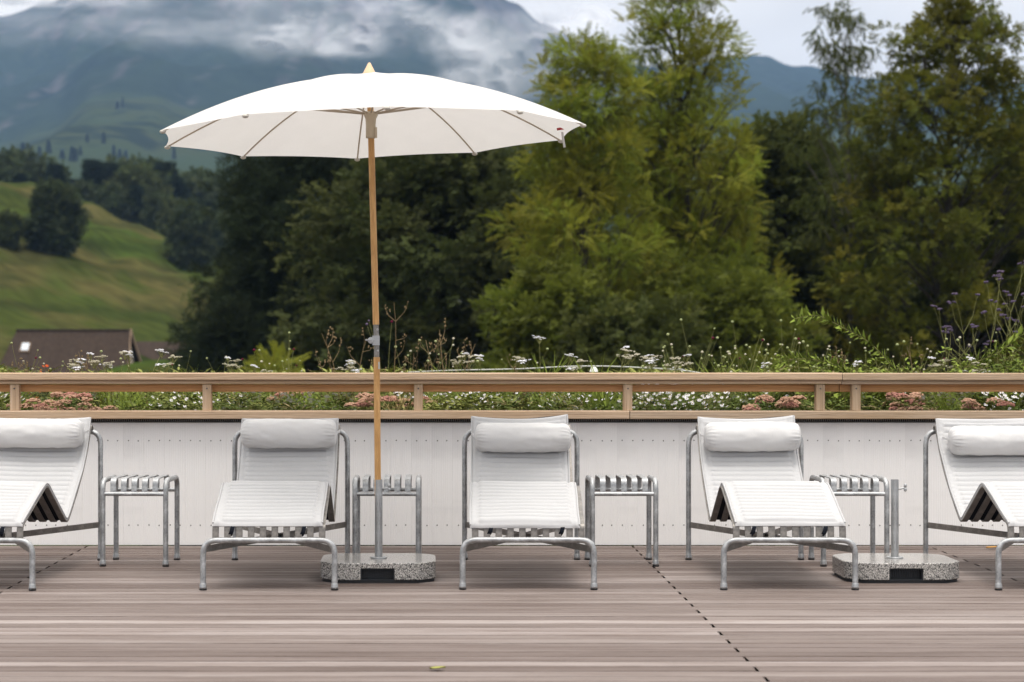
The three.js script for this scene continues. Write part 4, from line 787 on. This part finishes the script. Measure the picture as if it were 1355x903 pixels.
    for (const top of tops) { const f = []; for (let j = 0; j < 3; j++) { const c = top.clone().add(V3((r() - 0.5) * 0.04, (r() - 0.5) * 0.012, (r() - 0.5) * 0.03)); st.push(stalk([top.clone().add(V3(0, -0.02, 0)), c], 0.001, 4)); for (let i = 0; i < 15; i++) { const b = 0.0034 + 0.002 * r(), a = r() * 6.3, q = r() * 0.013; f.push(blob.clone().scale(b, b, b).translate(c.x + Math.cos(a) * q, c.y + r() * 0.008, c.z + Math.sin(a) * q)); } } obj('flower_head', f, gMats.purple, t); }
    obj('stem', st, gMats.stem, t); obj('leaf_tuft', leafList(r, 14, H * 0.5, 0.06, 0.012, 0.03), gMats.green, t);
    return t;
  };
  // wiry stems with round buds
  K.scabious = (label, seed, { H = 0.5, n = 6, mat = 'bud' } = {}) => {
    const r = rng(seed), t = thing('scabious_plant', label, 'flower'), st = [];
    for (let k = 0; k < n; k++) { const h = H * (0.65 + 0.5 * r()), c = curve(r, h, 0.13, 6); st.push(stalk(c, 0.0015)); const top = c[6], b = 0.005 + 0.0045 * r(); const m = r() < 0.15 ? gMats.wine : r() < 0.3 ? gMats.cream : gMats[mat]; obj('flower_bud', bead.clone().scale(b, b * 0.9, b).translate(top.x, top.y, top.z), m, t); }
    obj('stem', st, gMats.stem, t); obj('leaf_tuft', leafList(r, 30, H * 0.45, 0.07, 0.01, 0.08), gMats.green, t);
    return t;
  };
  K.grass = (label, seed, { H = 0.36, n = 46, mat = 'fresh', sway = 0.16 } = {}) => { const t = thing('grass_tuft', label, 'grass'); obj('blades', blades(rng(seed), n, H, 0.0042, 0.1, sway), gMats[mat], t); return t; };
  K.dry = (label, seed, { H = 0.45 } = {}) => {
    const r = rng(seed), t = thing('dry_stalk', label, 'plant'), main = curve(r, H, 0.07, 7), st = [stalk(main, 0.0026)], seeds = [];
    for (let k = 0; k < 9; k++) { const f = main[2 + Math.floor(r() * 5)], s = k % 2 ? 1 : -1, q = f.clone().add(V3(s * (0.02 + 0.07 * r()), 0.03 + 0.1 * r(), (r() - 0.5) * 0.06)); st.push(stalk([f, f.clone().lerp(q, 0.55).add(V3(s * 0.012, -0.008, 0)), q], 0.0014, 4)); for (let i = 0; i < 4; i++) { const b = 0.0032 + 0.002 * r(); seeds.push(blob.clone().scale(b, b * 1.4, b).translate(lerp(f.x, q.x, 0.55 + 0.45 * r()), lerp(f.y, q.y, 0.6 + 0.45 * r()), q.z + (r() - 0.5) * 0.01)); } }
    obj('stem', st, gMats.dry, t); obj('seed_pods', seeds, gMats.dry, t).userData.kind = 'stuff';
    return t;
  };
  // arching leafy branch: points in metres from its foot
  K.bramble = (label, seed, pts, mat = 'fresh') => {
    const r = rng(seed), t = thing('arching_branch', label, 'branch'), c = new THREE.CatmullRomCurve3(pts).getPoints(40), lv = [];
    for (let i = 4; i < c.length; i++) for (let k = 0; k < 3; k++) { const d = c[i].clone().sub(c[i - 1]).normalize(), s = k % 2 ? 1 : -1, L = 0.034 + 0.034 * r(); lv.push([c[i].clone(), c[i].clone().addScaledVector(d, L * 0.5).add(V3((r() - 0.5) * L, s * L * (0.3 + 0.7 * r()) + 0.008, (r() - 0.3) * L)), L * 0.62, V3(r() - 0.5, r() - 0.5, 1)]); }
    obj('stem', stalk(c, 0.0036, 6), gMats.stem, t); obj('leaves', leaves(lv), gMats[mat], t);
    return t;
  };
  K.shrub = (label, seed, { H = 0.42, w = 0.4, n = 620, mat = 'fresh', len = 0.034 } = {}) => {
    const r = rng(seed), t = thing('small_shrub', label, 'shrub'), st = [], lv = [];
    for (let k = 0; k < 22; k++) { const c = curve(r, H * (0.6 + 0.5 * r()), w * 0.6, 6); st.push(stalk(c, 0.0022, 4)); for (let i = 0; i < n / 22; i++) { const f = 0.25 + 0.75 * r(), p = c[Math.min(6, Math.round(f * 6))].clone().add(V3((r() - 0.5) * 0.05, (r() - 0.5) * 0.05, (r() - 0.5) * 0.05)), a = r() * 6.3, L = len * (0.6 + 0.7 * r()); lv.push([p, p.clone().add(V3(Math.cos(a) * L, L * (r() - 0.3), Math.sin(a) * L)), L * 0.55, V3(-Math.sin(a), 0.4, Math.cos(a))]); } }
    obj('stem', st, gMats.stem, t); obj('leaves', leaves(lv), gMats[mat], t);
    return t;
  };
  const put = (t, px, D, turn = R0() * 6.3) => { t.position.set(across(px, D), BED, -D); t.rotation.y = turn; return t; };
  // several variants of a kind, then copies of them at the listed places
  function many(kind, label, group, count, seed, variants, places, opts = () => ({})) {
    const base = [];
    places.forEach(([px, D, s = 1], i) => {
      if (i < variants) { const t = put(K[kind](label, seed + i, opts(i)), px, D); t.scale.setScalar(s); t.userData.group = group; base.push(t); }
      else copyOf(base[i % variants], [across(px, D), BED, -D], R0() * 6.3, s, label, group);
    });
  }
  const scatter = (n, a, b, d0, d1, s0, s1) => Array.from({ length: n }, (_, i) => [lerp(a, b, (i + R0()) / n), lerp(d0, d1, R0()), lerp(s0, s1, R0())]);
  many('aster', 'bushy white aster in flower behind the railing', 'white asters in the bed', 0, 801, 4, [[255, 11.5], [300, 11.7], [340, 11.6], [405, 11.5], [228, 11.8], [620, 11.7], [660, 12], [740, 11.6], [790, 11.8], [850, 11.5, 1.1], [880, 11.6, 1.15], [915, 11.5, 1.1], [945, 11.8], [1240, 11.6, 1.05], [1275, 11.7, 1.1], [1335, 11.5, 1.1], [1000, 12.1], [700, 12.3], [560, 12.2], [470, 12.1], [1180, 12.2], [120, 12.2], [10, 11.6], [-40, 11.8], [1385, 11.7]], (i) => ({ n: 38 + i * 8, mat: 'white', fill: i % 2 ? 'green' : 'deep' }));
  many('sedum', 'clump of pink stonecrop behind the railing', 'pink stonecrop in the bed', 0, 821, 3, [[48, 11.42], [68, 11.5, 0.9], [98, 11.7], [132, 11.6, 0.9], [495, 11.5, 1.05], [540, 11.9, 0.9], [1018, 11.45, 1.05], [1035, 11.6], [1192, 11.7], [1212, 11.6, 0.9], [1302, 11.4, 0.95], [380, 12]], (i) => ({ H: 0.18 + i * 0.015, heads: 6 + i }));
  many('grass', 'fresh green tuft of grass behind the railing', 'green grass tufts in the bed', 0, 841, 3, [...scatter(16, 140, 1330, 11.5, 12.6, 0.75, 1.05), ...scatter(26, 0, 1355, 11.7, 12.6, 1.05, 1.45), [185, 11.6], [172, 11.6], [1255, 11.55, 0.75], [1240, 11.5, 0.75], [1270, 11.5, 0.7]], (i) => ({ H: 0.3 + 0.03 * i, n: 40 }));
  many('grass', 'straw coloured tuft of grass behind the railing', 'straw grass tufts in the bed', 0, 846, 2, [[525, 11.5, 1.05], [535, 11.55, 1], [512, 11.6, 0.9], [200, 11.9], [760, 12], [1110, 12]], () => ({ H: 0.27, n: 30, mat: 'straw', sway: 0.2 }));
  many('yarrow', 'flat topped cream yarrow above the railing cap', 'cream yarrow in the bed', 0, 861, 4, [[160, 11.9, 1.05], [175, 12, 1.1], [190, 12.1, 1.12], [150, 11.8], [72, 11.9, 1.02], [125, 12], [318, 11.8, 0.92], [328, 11.9, 0.95], [440, 11.9, 0.98], [452, 12, 0.98], [480, 12, 0.95], [620, 12, 1], [660, 12, 1.12], [645, 12.1, 1.05], [735, 11.9, 1.06], [812, 11.9, 1.08], [828, 12, 1.12], [842, 12, 1.05], [858, 11.9, 0.98], [890, 11.9, 0.98], [905, 12, 1], [1140, 11.9, 0.97], [1275, 11.9, 1.02], [1262, 11.8, 0.95], [1282, 12, 0.95], [1010, 12, 0.95]], (i) => ({ H: 0.4 + 0.02 * i, heads: 2 + i }));
  put(K.yarrow('tall white umbel flower standing high above the railing cap', 871, { H: 0.575, heads: 1, size: 0.056, sway: 0.02 }), 716, 12).userData.group = undefined;
  many('scabious', 'wiry stems with round pale buds above the railing', 'budding scabious in the bed', 0, 881, 5, [...scatter(18, 870, 1080, 11.7, 12.5, 0.9, 1.15), ...scatter(12, 1080, 1345, 11.7, 12.4, 0.85, 1.15), ...scatter(9, 20, 420, 11.8, 12.4, 0.8, 0.95), [380, 12], [560, 12.1, 1.1], [590, 12, 1.1], [700, 12.1, 0.95], [540, 12.2, 1.05], [30, 11.9, 0.9], [780, 12.2, 0.9], [605, 12.3, 0.95]], (i) => ({ H: 0.44 + 0.025 * i, n: 6 + (i % 3) }));
  many('verbena', 'tall wiry verbena with small purple flower clusters', 'purple verbena in the bed', 0, 901, 4, [[1262, 12, 0.9], [1283, 12.1, 0.95], [1305, 12.1, 1.04], [1322, 12, 1.06], [1345, 12.1, 1], [1352, 11.9, 0.9], [1330, 12.2, 0.88], [1380, 12], [1295, 12.3, 0.78]], (i) => ({ H: 0.86 + 0.04 * i }));
  many('dry', 'brown dried seed stalk above the railing', 'dry seed stalks in the bed', 0, 921, 4, [[113, 11.9, 1.1], [102, 12], [452, 12, 1.28], [470, 12.1, 1.15], [30, 11.9], [545, 12, 1.1], [575, 12.1, 1.2], [590, 12, 1.25], [22, 12.1, 1], [1045, 12.1, 0.95], [1120, 12, 1.05], [1215, 12, 1.05], [680, 12.1, 1.05], [435, 12.2, 1.05], [605, 12.2, 1.15]], (i) => ({ H: 0.42 + 0.03 * i }));
  put(K.dry('single tall thin stalk beside the parasol pole', 931, { H: 0.8 }), 524, 12.0);
  put(K.scabious('pair of tall thin stems with dark buds behind the parasol', 932, { H: 0.74, n: 3, mat: 'purple' }), 512, 12.1);
  put(K.bramble('long leafy branch arching over the railing with a drooping tip', 941, [V3(0.42, 0.28, 0), V3(0.28, 0.42, 0.02), V3(0.14, 0.56, 0.03), V3(-0.02, 0.65, 0.02), V3(-0.16, 0.72, 0), V3(-0.3, 0.705, 0)]), 1118, 12, 0);
  put(K.bramble('leafy branch slanting up through the verbena', 942, [V3(-0.3, 0.33, 0), V3(-0.15, 0.42, 0), V3(0.02, 0.5, 0.02), V3(0.16, 0.6, 0), V3(0.34, 0.68, 0)]), 1316, 11.9, 0);
  put(K.bramble('low leafy shoot leaning over the railing cap', 943, [V3(0.3, 0.3, 0), V3(0.14, 0.42, 0.02), V3(-0.06, 0.46, 0), V3(-0.2, 0.44, 0.02)]), 1075, 11.9, 0);
  many('shrub', 'low yellow green leafy shrub beside the railing', 'leafy shrubs in the bed', 0, 951, 3, [[1330, 11.9, 1.05], [1350, 12, 1.1], [1180, 12.2, 0.95], [1105, 12.1, 1.0], [1060, 12.2, 0.95], [1145, 12.3, 0.95], [985, 12.4, 0.9], [1300, 12.2, 0.95], [1385, 12, 1.1], [1318, 11.8, 1.15], [1345, 11.8, 1.2], [1165, 12, 1.0], [1090, 11.9, 1.05], [1210, 12.3, 0.95], [1020, 12.2, 0.92]], (i) => ({ mat: i === 1 ? 'green' : 'fresh' }));
  put(K.aster('small orange red flowers above the railing near the house roof', 961, { H: 0.4, n: 26, w: 0.14, mat: 'orange', fill: 'grey' }), 55, 12.4);
  put(K.scabious('dark wine red flowers on thin stems near the pine', 962, { H: 0.5, n: 3, mat: 'wine' }), 340, 12);
  // ground cover that nobody could count
  const cover = new THREE.InstancedMesh(leafList(rng(971), 46, 0.15, 0.05, 0.012, 0.12), matte({ color: lin(1, 1, 1), side: THREE.DoubleSide }), 3400), r = rng(972);
  for (let i = 0; i < 3400; i++) {
    const D = 11.36 + 5.2 * Math.pow(r(), 1.2), x = lerp(-4.2, 5.6, r()), s = 0.8 + 0.6 * r() + (D > 13 ? 0.55 : 0), patch = fbm(x * 2, D * 2, 975, 3);
    cover.setMatrixAt(i, new THREE.Matrix4().compose(V3(x, BED, -D), new THREE.Quaternion().setFromAxisAngle(V3(0, 1, 0), r() * 6.3), V3(s, s * (0.75 + 0.7 * patch), s)));
    const k = mix3([0.08, 0.11, 0.03], [0.24, 0.25, 0.075], smoothstep(patch + (r() - 0.5) * 0.3, 0.35, 0.7)); cover.setColorAt(i, tmpC.setRGB(...(r() < 0.07 ? [0.25, 0.2, 0.1] : k)));
  }
  cover.name = 'ground_cover'; shade(cover); scene.add(cover); tag(cover, 'low mixed green ground cover filling the flower bed', 'ground cover', undefined, 'stuff');
  // a thin pale hose that arches over the bed and its white clip
  const hs = thing('garden_hose', 'thin pale hose arching above the railing with a white clip', 'hose'), D = 12.2, hp = [[540, 493], [600, 490.5], [690, 488.5], [750, 485.5], [800, 485], [850, 487], [910, 491], [960, 500]].map(([px, py], i) => V3(across(px, D), up(py, D), -D - 0.02 * i));
  obj('tube', tube(new THREE.CatmullRomCurve3(hp).getPoints(50), 0.0045, 7), matte({ color: lin(0.5, 0.5, 0.46), roughness: 0.5 }), hs);
  obj('clip', new THREE.CylinderGeometry(0.022, 0.036, 0.03, 4, 1).rotateY(Math.PI / 4).translate(across(786, D), up(489, D), -D), matte({ color: lin(0.75, 0.74, 0.7), roughness: 0.5 }), hs);
  const st = obj('stone_slab', boxGeo(0.42, 0.07, 0.25, 0.01), concrete); st.position.set(across(200, 12.6), BED + 0.12, -12.6); tag(st, 'pale stone slab among the plants behind the railing', 'slab');
  const st2 = obj('stone_block', boxGeo(0.4, 0.12, 0.3, 0.01), concrete); st2.position.set(across(200, 12.6), BED + 0.03 - 0.005, -12.6); st2.position.y = BED + 0.0245; tag(st2, 'pale block that carries the stone slab in the bed', 'block');
}

renderer.render(scene, camera);
